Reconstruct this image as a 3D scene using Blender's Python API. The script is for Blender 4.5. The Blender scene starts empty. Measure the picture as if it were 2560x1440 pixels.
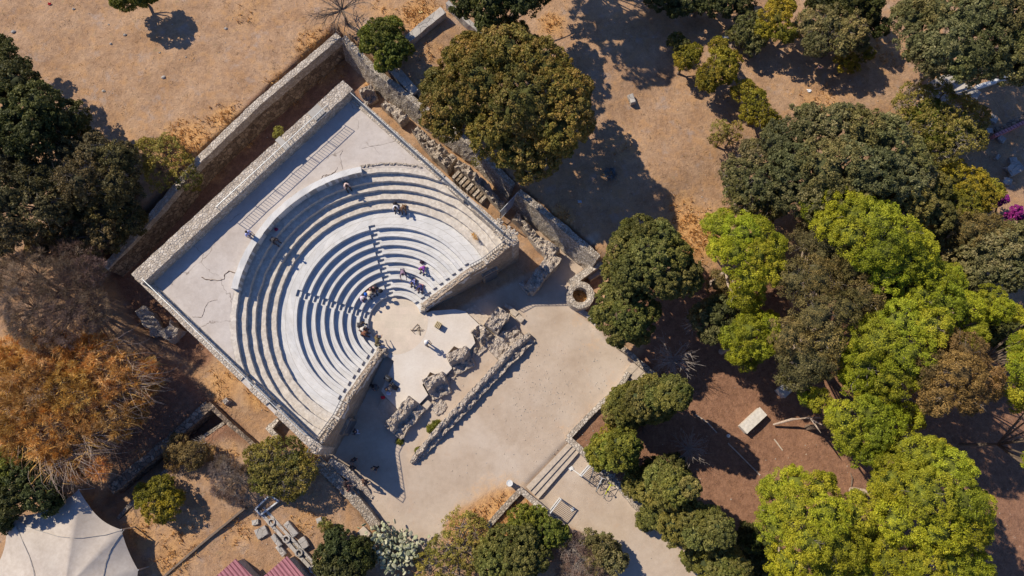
import bpy, math, random
import numpy as np
from mathutils import Vector, noise
random.seed(7)
S=bpy.context.scene
# ------------------------------------------------------------------ camera, sky, sun, exposure
F=1707.0; H=57.0
TH=math.atan((1130-720)/F); CT,ST=math.cos(TH),math.sin(TH)
cd=bpy.data.cameras.new('camera'); cam=bpy.data.objects.new('camera',cd); S.collection.objects.link(cam)
cd.sensor_width=36; cd.lens=36*F/2560; cd.clip_end=800; cd.clip_start=1
cam.location=(0,0,H); cam.rotation_euler=(TH,0,0); S.camera=cam
w=bpy.data.worlds.new('World'); S.world=w; w.use_nodes=True
sky=w.node_tree.nodes.new('ShaderNodeTexSky'); sky.sky_type='NISHITA'; sky.sun_disc=False
sky.sun_elevation=math.radians(45); sky.sun_rotation=math.radians(-56.3)
sky.air_density=1.3; sky.dust_density=0.2; sky.ozone_density=3.0
bg=w.node_tree.nodes['Background']; bg.inputs['Strength'].default_value=0.088
hs=w.node_tree.nodes.new('ShaderNodeHueSaturation'); hs.inputs['Saturation'].default_value=1.25; w.node_tree.links.new(sky.outputs[0],hs.inputs['Color']); tn_=w.node_tree.nodes.new('ShaderNodeMix'); tn_.data_type='RGBA'; tn_.blend_type='MULTIPLY'; tn_.inputs[0].default_value=1; tn_.inputs[7].default_value=(1.05,.88,1.08,1); w.node_tree.links.new(hs.outputs[0],tn_.inputs[6]); w.node_tree.links.new(tn_.outputs[2],bg.inputs[0])
sl=bpy.data.lights.new('sun','SUN'); sl.energy=4.6; sl.angle=math.radians(0.5); sl.color=(1,0.895,0.735)
so=bpy.data.objects.new('sun',sl); S.collection.objects.link(so)
SD=Vector((0.832*math.cos(math.radians(45)),-0.555*math.cos(math.radians(45)),-math.sin(math.radians(45))))
so.rotation_euler=SD.to_track_quat('-Z','Y').to_euler(); so.location=(-60,40,70)
S.view_settings.view_transform='Standard'; S.view_settings.look='None'
S.view_settings.exposure=0.23; S.view_settings.gamma=1.0
S.render.engine='CYCLES'

# ------------------------------------------------------------------ helpers
def W(px,py,z=0.0):
    "point of the place at height z seen at photo pixel px,py"
    u=(px-1280)/F; v=(py-720)/F
    t=(z-H)/(-CT-v*ST)
    return (u*t,(ST-v*CT)*t)
def WV(px,py,z): a=W(px,py,z); return (a[0],a[1],z)
def mpp(px,py,z): return math.dist(W(px,py,z),W(px+1,py,z))
def N3(x,y,z,f=1.0): return noise.noise_vector(Vector((x*f,y*f,z*f)))
COL=S.collection
class MB:
    def __init__(s): s.v=[]; s.f=[]; s.m=[]; s.uv=[]
    def add(s,vs,fs,m=0,uv=None):
        o=len(s.v); s.v+= [tuple(q) for q in vs]; s.f+=[tuple(i+o for i in f) for f in fs]; s.m+=[m]*len(fs)
        s.uv+= (uv if uv else [(q[0],q[1],q[2]) for q in vs])
        return s
    def box(s,c,size,rz=0,m=0,tilt=0):
        cx,cy,cz=c; a,b,d=[k/2 for k in size]; co,si=math.cos(rz),math.sin(rz); vs=[]
        for dz in(-d,d):
            for dx,dy in((-a,-b),(a,-b),(a,b),(-a,b)):
                z=cz+dz+tilt*dx; vs.append((cx+dx*co-dy*si,cy+dx*si+dy*co,z))
        return s.add(vs,[(3,2,1,0),(4,5,6,7),(0,1,5,4),(1,2,6,5),(2,3,7,6),(3,0,4,7)],m)
    def prism(s,poly,z0,z1,m=0,zt=None):
        n=len(poly); vs=[(p[0],p[1],z0) for p in poly]+[(p[0],p[1],(zt[i] if zt else z1)) for i,p in enumerate(poly)]
        ar=sum(poly[i][0]*poly[(i+1)%n][1]-poly[(i+1)%n][0]*poly[i][1] for i in range(n))
        fs=[tuple(range(n-1,-1,-1)),tuple(range(n,2*n))]+[(i,(i+1)%n,n+(i+1)%n,n+i) for i in range(n)]
        if ar<0: fs=[f[::-1] for f in fs]
        return s.add(vs,fs,m)
    def tube(s,pts,r,n=6,m=0,cap=True):
        pts=[Vector(p) for p in pts]; rs=r if isinstance(r,(list,tuple)) else [r]*len(pts); vs=[]
        for i,p in enumerate(pts):
            t=(pts[min(i+1,len(pts)-1)]-pts[max(i-1,0)])
            if t.length<1e-6: t=Vector((0,0,1))
            t.normalize(); a=t.cross(Vector((0,0,1)) if abs(t.z)<.9 else Vector((1,0,0))).normalized(); b=t.cross(a)
            for k in range(n):
                q=2*math.pi*k/n; vs.append(tuple(p+(a*math.cos(q)+b*math.sin(q))*rs[i]))
        fs=[]
        for i in range(len(pts)-1):
            for k in range(n): fs.append((i*n+k,(i+1)*n+k,(i+1)*n+(k+1)%n,i*n+(k+1)%n))
        if cap and n>2: fs+=[tuple(range(n)),tuple(range((len(pts)-1)*n,len(pts)*n))[::-1]]
        return s.add(vs,fs,m)
    def ball(s,c,r,nu=10,nv=6,m=0,jit=0,sd=0,zmin=-1):
        vs=[];fs=[]; rr=r if isinstance(r,(tuple,list)) else (r,r,r)
        for j in range(nv+1):
            ph=math.pi*j/nv
            for i in range(nu):
                th=2*math.pi*i/nu; d=(math.sin(ph)*math.cos(th),math.sin(ph)*math.sin(th),max(zmin,math.cos(ph)))
                k=1+jit*noise.noise(Vector((d[0]*1.5+sd,d[1]*1.5+sd*2,d[2]*1.5)))*2
                vs.append((c[0]+d[0]*rr[0]*k,c[1]+d[1]*rr[1]*k,c[2]+d[2]*rr[2]*k))
        for j in range(nv):
            for i in range(nu): fs.append((j*nu+i,(j+1)*nu+i,(j+1)*nu+(i+1)%nu,j*nu+(i+1)%nu))
        return s.add(vs,fs,m)
    def build(s,name,mats,parent=None,smooth=False,loc=None,polar=False):
        off=Vector(parent.location) if parent is not None and parent.type=='EMPTY' else (Vector(parent['wloc']) if parent is not None else Vector(loc or (0,0,0)))
        me=bpy.data.meshes.new(name)
        me.from_pydata([(a-off.x,b-off.y,c-off.z) for a,b,c in s.v],[],s.f)
        for mt in (mats if isinstance(mats,(list,tuple)) else [mats]): me.materials.append(mt)
        if any(s.m): me.polygons.foreach_set('material_index',s.m)
        if smooth: me.polygons.foreach_set('use_smooth',[True]*len(s.f))
        if polar:
            at=me.attributes.new('polar','FLOAT_VECTOR','POINT'); at.data.foreach_set('vector',np.array(s.uv,dtype=np.float32).ravel())
        me.update()
        o=bpy.data.objects.new(name,me); COL.objects.link(o)
        if parent is not None:
            o.parent=parent
            if parent.type!='EMPTY': pass
        else: o.location=off
        o['wloc']=tuple(off)
        return o
def thing(name,label,cat,loc,group=None,kind=None):
    o=bpy.data.objects.new(name,None); COL.objects.link(o); o.location=loc; o.empty_display_size=.3
    o['label']=label; o['category']=cat
    if group:o['group']=group
    if kind:o['kind']=kind
    return o
def tag(o,label=None,cat=None,group=None,kind=None):
    if label:o['label']=label
    if cat:o['category']=cat
    if group:o['group']=group
    if kind:o['kind']=kind
    return o

# ------------------------------------------------------------------ materials
def newmat(name):
    m=bpy.data.materials.new(name); m.use_nodes=True; nt=m.node_tree; return m,nt,nt.nodes['Principled BSDF']
def nd(nt,t,**k):
    n=nt.nodes.new(t)
    for a,b in k.items():
        if a in n.inputs: n.inputs[a].default_value=b
        else: setattr(n,a,b)
    return n
def mixc(nt,fac,a,b,bt='MIX'):
    n=nt.nodes.new('ShaderNodeMix'); n.data_type='RGBA'; n.blend_type=bt
    for sck,v in((n.inputs[0],fac),(n.inputs[6],a),(n.inputs[7],b)):
        if hasattr(v,'is_output') or isinstance(v,bpy.types.NodeSocket): nt.links.new(v,sck)
        elif isinstance(v,(tuple,list)): sck.default_value=(*v[:3],1)
        else: sck.default_value=v
    return n.outputs[2]
def pos(nt): return nt.nodes.new('ShaderNodeNewGeometry').outputs['Position']
def nz(nt,vec,scale,detail=6,rough=.6):
    n=nd(nt,'ShaderNodeTexNoise',Scale=scale,Detail=detail,Roughness=rough); nt.links.new(vec,n.inputs['Vector']); return n.outputs['Fac']
def ramp(nt,fac,a,b,c0=(0,0,0),c1=(1,1,1)):
    r=nt.nodes.new('ShaderNodeValToRGB'); r.color_ramp.elements[0].position=a; r.color_ramp.elements[1].position=b
    r.color_ramp.elements[0].color=(*c0,1); r.color_ramp.elements[1].color=(*c1,1); nt.links.new(fac,r.inputs[0]); return r.outputs[0]
def bump(nt,bs,h,strength=.5,dist=.05):
    b=nd(nt,'ShaderNodeBump',Strength=strength,Distance=dist); nt.links.new(h,b.inputs['Height']); nt.links.new(b.outputs[0],bs.inputs['Normal'])
def plain(name,c,rough=.8,metal=0,var=.15,scale=6,bmp=0):
    m,nt,bs=newmat(name); n=nz(nt,pos(nt),scale); d=tuple(k*(1-var) for k in c); e=tuple(min(1,k*(1+var)) for k in c)
    nt.links.new(ramp(nt,n,.3,.7,d,e),bs.inputs['Base Color']); bs.inputs['Roughness'].default_value=rough; bs.inputs['Metallic'].default_value=metal
    if bmp: bump(nt,bs,n,bmp,.03)
    return m
def stone(name,c1,c2,joint,scale=4,jw=.06,dirt=(.2,.15,.1),dirtf=.35,stretch=(1,1,1),bstr=.7):
    m,nt,bs=newmat(name); p=pos(nt)
    mp=nd(nt,'ShaderNodeMapping'); mp.inputs['Scale'].default_value=stretch; nt.links.new(p,mp.inputs[0]); v=mp.outputs[0]
    wn=nd(nt,'ShaderNodeTexNoise',Scale=scale*.9,Detail=2); nt.links.new(v,wn.inputs['Vector'])
    ad=nd(nt,'ShaderNodeVectorMath',operation='MULTIPLY_ADD'); ad.inputs[1].default_value=(.25/scale*4,)*3; nt.links.new(wn.outputs['Color'],ad.inputs[0]); nt.links.new(v,ad.inputs[2])
    vo=nd(nt,'ShaderNodeTexVoronoi',Scale=scale); nt.links.new(ad.outputs[0],vo.inputs['Vector'])
    ve=nd(nt,'ShaderNodeTexVoronoi',Scale=scale,feature='DISTANCE_TO_EDGE'); nt.links.new(ad.outputs[0],ve.inputs['Vector'])
    sp=nt.nodes.new('ShaderNodeSeparateColor'); nt.links.new(vo.outputs['Color'],sp.inputs[0])
    c=ramp(nt,sp.outputs[0],0,1,c1,c2)
    f=nz(nt,p,18,5,.7); c=mixc(nt,.5,c,ramp(nt,f,.25,.75,(.55,.55,.55),(1.25,1.25,1.25)),'MULTIPLY')
    d=nz(nt,p,.8,6,.65); dm=ramp(nt,d,.5,.68); mm=nd(nt,'ShaderNodeMath',operation='MULTIPLY'); mm.inputs[1].default_value=dirtf; nt.links.new(dm,mm.inputs[0])
    c=mixc(nt,mm.outputs[0],c,dirt)
    j=ramp(nt,ve.outputs['Distance'],0,jw,(1,1,1),(0,0,0)); c=mixc(nt,j,c,joint)
    nt.links.new(c,bs.inputs['Base Color']); bs.inputs['Roughness'].default_value=.95
    hh=nd(nt,'ShaderNodeMath',operation='MULTIPLY_ADD'); hh.inputs[1].default_value=.5; nt.links.new(f,hh.inputs[0]); nt.links.new(ramp(nt,ve.outputs['Distance'],0,jw*3),hh.inputs[2])
    bump(nt,bs,hh.outputs[0],bstr,.08); return m
M={}
M['rubble']=stone('rubble_masonry',(.30,.24,.175),(.52,.45,.36),(.16,.115,.08),4.5,.10)
M['rubblelight']=stone('pale_rubble',(.40,.335,.265),(.64,.57,.48),(.30,.24,.18),4.6,.07,dirt=(.30,.24,.18),dirtf=.45)
M['core']=stone('eroded_core_masonry',(.50,.42,.34),(.66,.58,.49),(.30,.235,.18),6.5,.12,dirtf=.2,bstr=.8)
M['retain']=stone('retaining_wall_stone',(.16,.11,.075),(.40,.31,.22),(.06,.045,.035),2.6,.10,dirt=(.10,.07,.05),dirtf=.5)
M['ashlar']=stone('front_wall_stone',(.34,.26,.19),(.46,.37,.28),(.20,.15,.11),2.2,.05,stretch=(1,1,2.2))
M['graystone']=stone('grey_block_stone',(.36,.33,.29),(.50,.46,.41),(.2,.18,.16),1.2,.01,dirtf=.3)
M['pebblewall']=stone('pebbled_face',(.34,.28,.21),(.74,.66,.56),(.20,.155,.11),7,.12,dirtf=.2,bstr=.8)
M['brown_soil']=plain('brown_earth',(.16,.10,.065),.95,0,.4,5,.4)
# marble seating in slabs laid round the centre
m,nt,bs=newmat('white_marble'); at=nd(nt,'ShaderNodeAttribute',attribute_name='polar')
br=nd(nt,'ShaderNodeTexBrick',Scale=1.0); br.inputs['Color1'].default_value=(.62,.61,.59,1); br.inputs['Color2'].default_value=(.53,.53,.525,1); br.inputs['Mortar'].default_value=(.34,.32,.29,1)
br.inputs['Mortar Size'].default_value=.014; br.inputs['Brick Width'].default_value=1.05; br.inputs['Row Height'].default_value=.6275
nt.links.new(at.outputs['Vector'],br.inputs['Vector'])
p=pos(nt); n1=nz(nt,p,1.4,8,.62); n2=nz(nt,p,.5,4,.5)
c=mixc(nt,.55,br.outputs['Color'],ramp(nt,n1,.3,.72,(.72,.70,.66),(1.12,1.12,1.12)),'MULTIPLY'); c=mixc(nt,ramp(nt,n2,.52,.75,(0,0,0),(.3,.3,.3)),c,(.52,.47,.41))
st=nz(nt,p,11,6,.75); c=mixc(nt,ramp(nt,st,.56,.72,(0,0,0),(.5,.5,.5)),c,(.38,.34,.28)); s2=nz(nt,p,2.6,7,.7); c=mixc(nt,ramp(nt,s2,.58,.72,(0,0,0),(.45,.45,.45)),c,(.40,.37,.33))
nt.links.new(c,bs.inputs['Base Color']); bs.inputs['Roughness'].default_value=.7; bump(nt,bs,n1,.25,.03); M['marble']=m
# rough upper benches
m,nt,bs=newmat('rough_bench_stone'); p=pos(nt)
vo=nd(nt,'ShaderNodeTexVoronoi',Scale=5.5); nt.links.new(p,vo.inputs['Vector']); sp=nt.nodes.new('ShaderNodeSeparateColor'); nt.links.new(vo.outputs['Color'],sp.inputs[0])
n1=nz(nt,p,3,8,.7); n2=nz(nt,p,.7,5,.6); c=ramp(nt,sp.outputs[1],0,1,(.50,.445,.38),(.62,.57,.50)); c=mixc(nt,.8,c,ramp(nt,n1,.3,.7,(.66,.66,.66),(1.2,1.18,1.15)),'MULTIPLY')
c=mixc(nt,ramp(nt,n2,.50,.70,(0,0,0),(.35,.35,.35)),c,(.44,.37,.29))
nt.links.new(c,bs.inputs['Base Color']); bs.inputs['Roughness'].default_value=.95; bump(nt,bs,n1,.6,.06); M['bench']=m
# platform concrete with cracks
m,nt,bs=newmat('pale_cement'); p=pos(nt); n1=nz(nt,p,.35,6,.6); n2=nz(nt,p,3.5,8,.7); n3=nz(nt,p,22,4,.7)
c=ramp(nt,n1,.32,.68,(.44,.385,.34),(.55,.50,.455)); c=mixc(nt,.45,c,ramp(nt,n2,.3,.72,(.74,.72,.70),(1.13,1.13,1.13)),'MULTIPLY'); c=mixc(nt,.25,c,ramp(nt,n3,.3,.7,(.7,.7,.7),(1.2,1.2,1.2)),'MULTIPLY')
wn=nd(nt,'ShaderNodeTexNoise',Scale=.9,Detail=5); nt.links.new(p,wn.inputs['Vector'])
ad=nd(nt,'ShaderNodeVectorMath',operation='MULTIPLY_ADD'); ad.inputs[1].default_value=(1.6,1.6,0); nt.links.new(wn.outputs['Color'],ad.inputs[0]); nt.links.new(p,ad.inputs[2])
ve=nd(nt,'ShaderNodeTexVoronoi',Scale=.22,feature='DISTANCE_TO_EDGE'); nt.links.new(ad.outputs[0],ve.inputs['Vector'])
k=ramp(nt,ve.outputs['Distance'],.002,.008,(1,1,1),(0,0,0)); k2=ramp(nt,nz(nt,p,.3,3),.48,.56); kk=nd(nt,'ShaderNodeMath',operation='MULTIPLY'); nt.links.new(k,kk.inputs[0]); nt.links.new(k2,kk.inputs[1])
c=mixc(nt,kk.outputs[0],c,(.22,.18,.15))
dn=nz(nt,p,.75,7,.7); c=mixc(nt,ramp(nt,dn,.56,.72,(0,0,0),(.5,.5,.5)),c,(.34,.28,.23))
nt.links.new(c,bs.inputs['Base Color']); bs.inputs['Roughness'].default_value=.95; bump(nt,bs,n2,.35,.05); M['cement']=m
# orchestra pavement
m,nt,bs=newmat('orchestra_pavement'); p=pos(nt); n1=nz(nt,p,.6,6,.6); n2=nz(nt,p,7,6,.7)
br=nd(nt,'ShaderNodeTexBrick',Scale=1.0); br.inputs['Color1'].default_value=(.60,.51,.42,1); br.inputs['Color2'].default_value=(.54,.47,.38,1); br.inputs['Mortar'].default_value=(.58,.50,.41,1); br.inputs['Mortar Size'].default_value=.008; br.inputs['Brick Width'].default_value=.6; br.inputs['Row Height'].default_value=.6
nt.links.new(p,br.inputs['Vector']); c=mixc(nt,.7,br.outputs['Color'],ramp(nt,n1,.3,.7,(.86,.84,.82),(1.12,1.10,1.06)),'MULTIPLY'); c=mixc(nt,.4,c,ramp(nt,n2,.3,.7,(.8,.8,.8),(1.12,1.12,1.12)),'MULTIPLY')
nt.links.new(c,bs.inputs['Base Color']); bs.inputs['Roughness'].default_value=.9; M['orch']=m
m,nt,bs=newmat('stage_pavement'); p=pos(nt); n1=nz(nt,p,.5,7,.62); n2=nz(nt,p,6,6,.7)
c=ramp(nt,n1,.3,.7,(.54,.475,.405),(.63,.58,.515)); c=mixc(nt,.4,c,ramp(nt,n2,.3,.7,(.82,.8,.78),(1.1,1.1,1.1)),'MULTIPLY'); nt.links.new(c,bs.inputs['Base Color']); bs.inputs['Roughness'].default_value=.9; M['stage']=m
M['step']=plain('worn_step_stone',(.47,.39,.305),.9,0,.2,4,.3)
M['steel']=plain('galvanised_steel',(.42,.45,.47),.45,.6,.1)
M['darksteel']=plain('dark_painted_steel',(.16,.165,.18),.5,.3,.1)
M['whitepaint']=plain('weathered_white_paint',(.62,.62,.60),.6,0,.12,9)
M['bark']=plain('bark',(.17,.125,.09),.95,0,.35,9,.5)
M['greywood']=plain('grey_dead_wood',(.34,.29,.25),.95,0,.3,9)
M['brownwood']=plain('brown_dry_twigs',(.17,.105,.07),.95,0,.35,5)
M['palebark']=plain('pale_pine_bark',(.42,.33,.26),.95,0,.35,7,.5)
M['blackrub']=plain('black_rubber',(.02,.02,.022),.7,0,.1)
M['black']=plain('black_fabric',(.018,.018,.022),.9,0,.3,30)
M['tile']=None
m,nt,bs=newmat('red_roof_tile'); p=pos(nt); mp=nd(nt,'ShaderNodeMapping'); mp.inputs['Rotation'].default_value=(0,0,math.radians(-40)); nt.links.new(p,mp.inputs[0])
wv=nd(nt,'ShaderNodeTexWave',Scale=1.1); wv.bands_direction='X'; nt.links.new(mp.outputs[0],wv.inputs['Vector'])
c=mixc(nt,.6,ramp(nt,wv.outputs['Fac'],.1,.5,(.22,.07,.08),(.50,.21,.22)),ramp(nt,nz(nt,p,3,6,.7),.3,.7,(.7,.7,.7),(1.2,1.2,1.2)),'MULTIPLY')
nt.links.new(c,bs.inputs['Base Color']); bs.inputs['Roughness'].default_value=.7; M['tile']=m
m,nt,bs=newmat('tent_canvas'); p=pos(nt); n1=nz(nt,p,.5,6,.6); n2=nz(nt,p,3,7,.7)
c=ramp(nt,n1,.3,.7,(.43,.37,.31),(.52,.465,.40)); c=mixc(nt,.6,c,ramp(nt,n2,.3,.7,(.74,.70,.66),(1.1,1.1,1.1)),'MULTIPLY'); n3=nz(nt,p,1.1,7,.7); c=mixc(nt,ramp(nt,n3,.55,.72,(0,0,0),(.4,.4,.4)),c,(.28,.23,.18)); nt.links.new(c,bs.inputs['Base Color']); bs.inputs['Roughness'].default_value=.85; M['tent']=m
M['seam']=plain('canvas_seam',(.34,.32,.30),.9)
# leaves: colour carried by each leaf
m,nt,bs=newmat('leaf'); at=nd(nt,'ShaderNodeAttribute',attribute_name='col'); nt.links.new(at.outputs['Color'],bs.inputs['Base Color']); bs.inputs['Roughness'].default_value=.6
bs.inputs['Specular IOR Level'].default_value=.25
tr=nt.nodes.new('ShaderNodeBsdfTranslucent'); nt.links.new(at.outputs['Color'],tr.inputs[0]); mx=nt.nodes.new('ShaderNodeMixShader'); mx.inputs[0].default_value=.28
out=nt.nodes['Material Output']; nt.links.new(bs.outputs[0],mx.inputs[1]); nt.links.new(tr.outputs[0],mx.inputs[2]); nt.links.new(mx.outputs[0],out.inputs[0]); M['leaf']=m
_pm={}
def pm(c,rough=.85):
    k=tuple(round(x,3) for x in c)
    if k not in _pm: _pm[k]=plain('cloth_%d'%len(_pm),c,rough,0,.15,25)
    return _pm[k]

# ------------------------------------------------------------------ ground
def inpoly(X,Y,poly):
    r=np.zeros(X.shape,bool); n=len(poly)
    for i in range(n):
        x1,y1=poly[i]; x2,y2=poly[(i+1)%n]
        if y1==y2: continue
        c=((y1>Y)!=(y2>Y))&(X<(x2-x1)*(Y-y1)/(y2-y1)+x1); r^=c
    return r
ENC=[W(*q) for q in [(852,96,3),(1290,478,2),(1512,660,1),(1520,700,0),(1500,760,0),(1495,815,0),(1560,880,0),(1640,950,0),(1553,965,0),(1415,1092,0),(1462,1130,0),(1500,1165,0),(1578,1245,0),(1650,1330,0),(1830,1460,0),(1560,1500,0),(1480,1350,0),(1400,1308,0),(1300,1228,0),(1215,1322,0),(1140,1480,0),(1010,1480,0),(945,1322,0),(790,1148,0),(640,1120,1),(520,1015,1),(380,850,1),(300,760,1.5),(258,690,1.5),(332,602,2)]]
PATH=[W(*q) for q in [(1424,1108,-.9),(1500,1165,-.9),(1578,1245,-1),(1650,1330,-1),(1850,1480,-1),(1560,1500,-1),(1480,1350,-1),(1400,1308,-1),(1316,1220,-.9)]]
DITCH=[W(*q,1.2) for q in [(528,1018),(562,1052),(507,1088),(432,1158),(330,1254),(292,1294),(240,1250),(370,1150),(450,1080)]]
def idw(X,Y,pts):
    num=np.zeros(X.shape); den=np.zeros(X.shape)
    for px,py,z in pts:
        x,y=W(px,py,z); wgt=1/((X-x)**2+(Y-y)**2+4)**1.7; num+=wgt*z; den+=wgt
    return num/den
IN=[(870,170,1.8),(1000,280,1.7),(600,430,1.7),(330,690,1.5),(1250,470,1.1),(1330,560,.2),(1400,620,-.35),(1450,690,-.6),(1300,900,-.6),(1100,1050,-.6),(1100,1250,-.6),(900,1200,-.6),(1400,1000,-.6),(1550,900,-.6),(400,800,1.3),(560,960,1.2),(700,1080,.9),(780,1140,.6),(950,1320,-.5),(1200,650,-.5),(1500,740,-.6),(1455,735,-.6),(1250,1290,-.6),(1000,700,-.6),(900,1000,-.6)]
OUT=[(0,0,4.6),(400,100,4.5),(700,150,4.5),(850,60,4.5),(500,380,4.4),(250,500,4.2),(0,600,3.6),(200,800,3),(0,950,2.5),(300,1050,1.7),(0,1250,1),(450,1100,1.4),(550,1200,1.3),(400,1350,1),(650,1300,.8),(800,1300,.4),(900,1420,0),(1000,50,4.5),(1150,250,4),(1300,430,3.1),(1400,530,2.7),(1500,620,2.4),(1650,400,2.8),(1500,100,3.6),(1800,200,3),(1700,550,1.9),(1900,500,2),(2100,200,3),(2400,200,2.6),(2500,450,2),(1560,760,.2),(1600,860,-.6),(1700,1000,-.7),(1900,1080,-.8),(2100,900,-.3),(2300,800,.2),(2500,900,.2),(2300,1300,-.8),(1550,1100,-.7),(1650,1250,-.9),(1800,1400,-1),(1350,1350,-.6),(1250,1400,-.5),(1500,1420,-.9),(2100,600,1),(2500,1300,-.5),(1480,1080,-.65)]
def gzarr(X,Y):
    zi=idw(X,Y,IN); zo=idw(X,Y,OUT); m=inpoly(X,Y,ENC); z=np.where(m,zi,zo)
    z=np.where(inpoly(X,Y,DITCH),.1,z); pth=inpoly(X,Y,PATH); return np.where(pth,-1.05,z)
def gz(x,y): return float(gzarr(np.array([[x]]),np.array([[y]]))[0,0])
def G(px,py,dz=0.0):
    "ground point seen at pixel"
    z=0.0
    for _ in range(5): x,y=W(px,py,z); z=gz(x,y)*.7+z*.3
    x,y=W(px,py,z); z=gz(x,y); return (x,y,z+dz)
xs=np.concatenate([[-160,-120,-90,-70,-60],np.arange(-53,53.1,.3),[60,70,90,120,160]]); ys=np.concatenate([[-130,-90,-60,-40,-28],np.arange(-19,48,.3),[52,60,75,100,140]])
X,Y=np.meshgrid(xs,ys); Z=gzarr(X,Y)
def blur(A,n=1):
    for _ in range(n):
        B=np.pad(A,1,'edge'); A=(B[1:-1,1:-1]*2+B[:-2,1:-1]+B[2:,1:-1]+B[1:-1,:-2]+B[1:-1,2:])/6
    return A
wob=lambda X,Y,f,s: (np.sin(X*f+s)*np.cos(Y*f*1.13+s*2)+.5*np.sin(X*f*2.3+Y*f*1.7+s*3))
Z=Z+.05*wob(X,Y,.9,1)*np.where(inpoly(X,Y,ENC),.3,1)
# zones: red channel gravel, green dry straw, blue red forest soil
def poly(pts,z=0): return [W(a,b,z) for a,b in pts]
GR=inpoly(X,Y,poly([(960,860),(1500,600),(1440,690),(1432,770),(1485,815),(1560,880),(1640,950),(1553,965),(1415,1092),(1462,1130),(1578,1245),(1650,1330),(1850,1480),(1560,1500),(1480,1350),(1400,1308),(1300,1220),(1225,1230),(1120,1290),(1100,1350),(1010,1400),(970,1320),(890,1220),(800,1150)],-.6)).astype(float)
GR=np.maximum(GR,inpoly(X,Y,poly([(560,920),(620,960),(660,1080),(560,1000)],1))*.35)
ST_=np.zeros(X.shape)
for a,b,z,rad,k in [(470,360,4.4,2.6,.9),(560,300,4.4,2.2,.7),(790,120,4.4,2.5,.7),(700,200,4.4,2,.5),(1050,40,4.5,2.2,.9),(960,30,4.5,2,.5),(620,30,4.5,3,.4),(1080,130,4.2,1.6,.5),(1000,240,2,2,.5),(930,200,2,1.2,.7),(1730,590,1.8,3,1),(1700,520,1.9,2,.6),(1400,545,2.6,1.3,.8),(1150,400,1,1,.45),(1230,470,1,1,.4),(60,900,2.5,3.5,.7),(200,880,2.5,3,.6),(560,960,1.2,2,.7),(640,990,1.2,1.4,.8),(1250,1290,-.6,3.2,.75),(1180,1320,-.6,2.4,.7),(1310,1240,-.6,1,.5),(450,1350,1,3,.5),(350,1150,1.5,2,.4),(1600,1040,-.7,1.5,.3),(1880,600,1.8,2,.5),(1380,60,3.6,1.4,.8),(1560,360,3,2.5,.4),(2200,120,3,3,.5),(1450,735,-.6,1.0,1),(760,1300,.5,1.5,.6),(1540,1060,-.6,1.2,.4),(2050,260,3,3,.5),(560,1150,1.4,1.6,.6),(1480,860,-.6,1.6,.32),(1400,1075,-.6,1.3,.3),(1470,1010,-.6,1.3,.28),(1530,950,-.6,1.2,.3),(1440,800,-.6,1,.35),(1280,1200,-.6,1.2,.35),(480,600,2,1.5,.3),(350,1330,1,2,.6),(430,1400,1,2,.6),(300,1180,1,1.5,.3),(600,1330,.8,2,.5)]:
    x,y=W(a,b,z); ST_=np.maximum(ST_,k*np.exp(-((X-x)**2+(Y-y)**2)/(rad*rad)))
RS=inpoly(X,Y,poly([(1500,760),(1620,860),(1500,1040),(1425,1100),(1600,1230),(1850,1460),(2700,1500),(2700,800),(2100,700),(1800,680),(1700,700)],-.3)).astype(float)
RS=np.maximum(RS,inpoly(X,Y,poly([(852,100),(265,665),(330,800),(500,930),(850,420),(930,300)],1.7)).astype(float)*.9)
RS=np.maximum(RS,.45*inpoly(X,Y,poly([(1215,1320),(1300,1230),(1400,1300),(1500,1400),(1150,1450)],-.6)))
RS=np.maximum(RS,.5*inpoly(X,Y,poly([(1390,620),(1420,600),(1500,660),(1440,710)],-.6)))
RS=np.maximum(RS,.5*inpoly(X,Y,poly([(1250,480),(1290,490),(1440,640),(1400,640)],0)))
GR=np.maximum(GR,.55*inpoly(X,Y,poly([(1250,490),(1290,490),(1480,650),(1440,700),(1380,640)],0)))
RS=np.maximum(RS,.55*inpoly(X,Y,poly([(1480,1100),(1600,1240),(1830,1440),(1560,1440),(1480,1300)],-1)))
RS=np.maximum(RS,.8*inpoly(X,Y,poly([(380,860),(540,990),(640,1110),(560,1100),(300,1220),(250,1000)],1.3)))
GR=blur(GR,3); RS=blur(RS,4); Zb=blur(Z,1)
def gz(x,y):
    i=int(round((x+53)/.3))+5; j=int(round((y+19)/.3))+5
    return float(Zb[min(max(j,0),Zb.shape[0]-1),min(max(i,0),Zb.shape[1]-1)])
me=bpy.data.meshes.new('ground'); ny,nx=X.shape
co=np.stack([X,Y,Zb],-1).reshape(-1,3).astype(np.float32)
ii=(np.arange(ny-1)[:,None]*nx+np.arange(nx-1)[None]).ravel(); fa=np.stack([ii,ii+1,ii+nx+1,ii+nx],1)
def npmesh(me,co,fa):
    nf,k=fa.shape
    me.vertices.add(len(co)); me.vertices.foreach_set('co',co.astype(np.float32).ravel()); me.loops.add(nf*k); me.loops.foreach_set('vertex_index',fa.astype(np.int32).ravel())
    me.polygons.add(nf); me.polygons.foreach_set('loop_start',np.arange(0,nf*k,k,dtype=np.int32)); me.update(calc_edges=True)
npmesh(me,co,fa); me.polygons.foreach_set('use_smooth',[True]*len(fa))
a=me.color_attributes.new('zone','FLOAT_COLOR','POINT'); a.data.foreach_set('color',np.stack([GR,ST_,RS,np.ones_like(GR)],-1).astype(np.float32).ravel())
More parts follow.
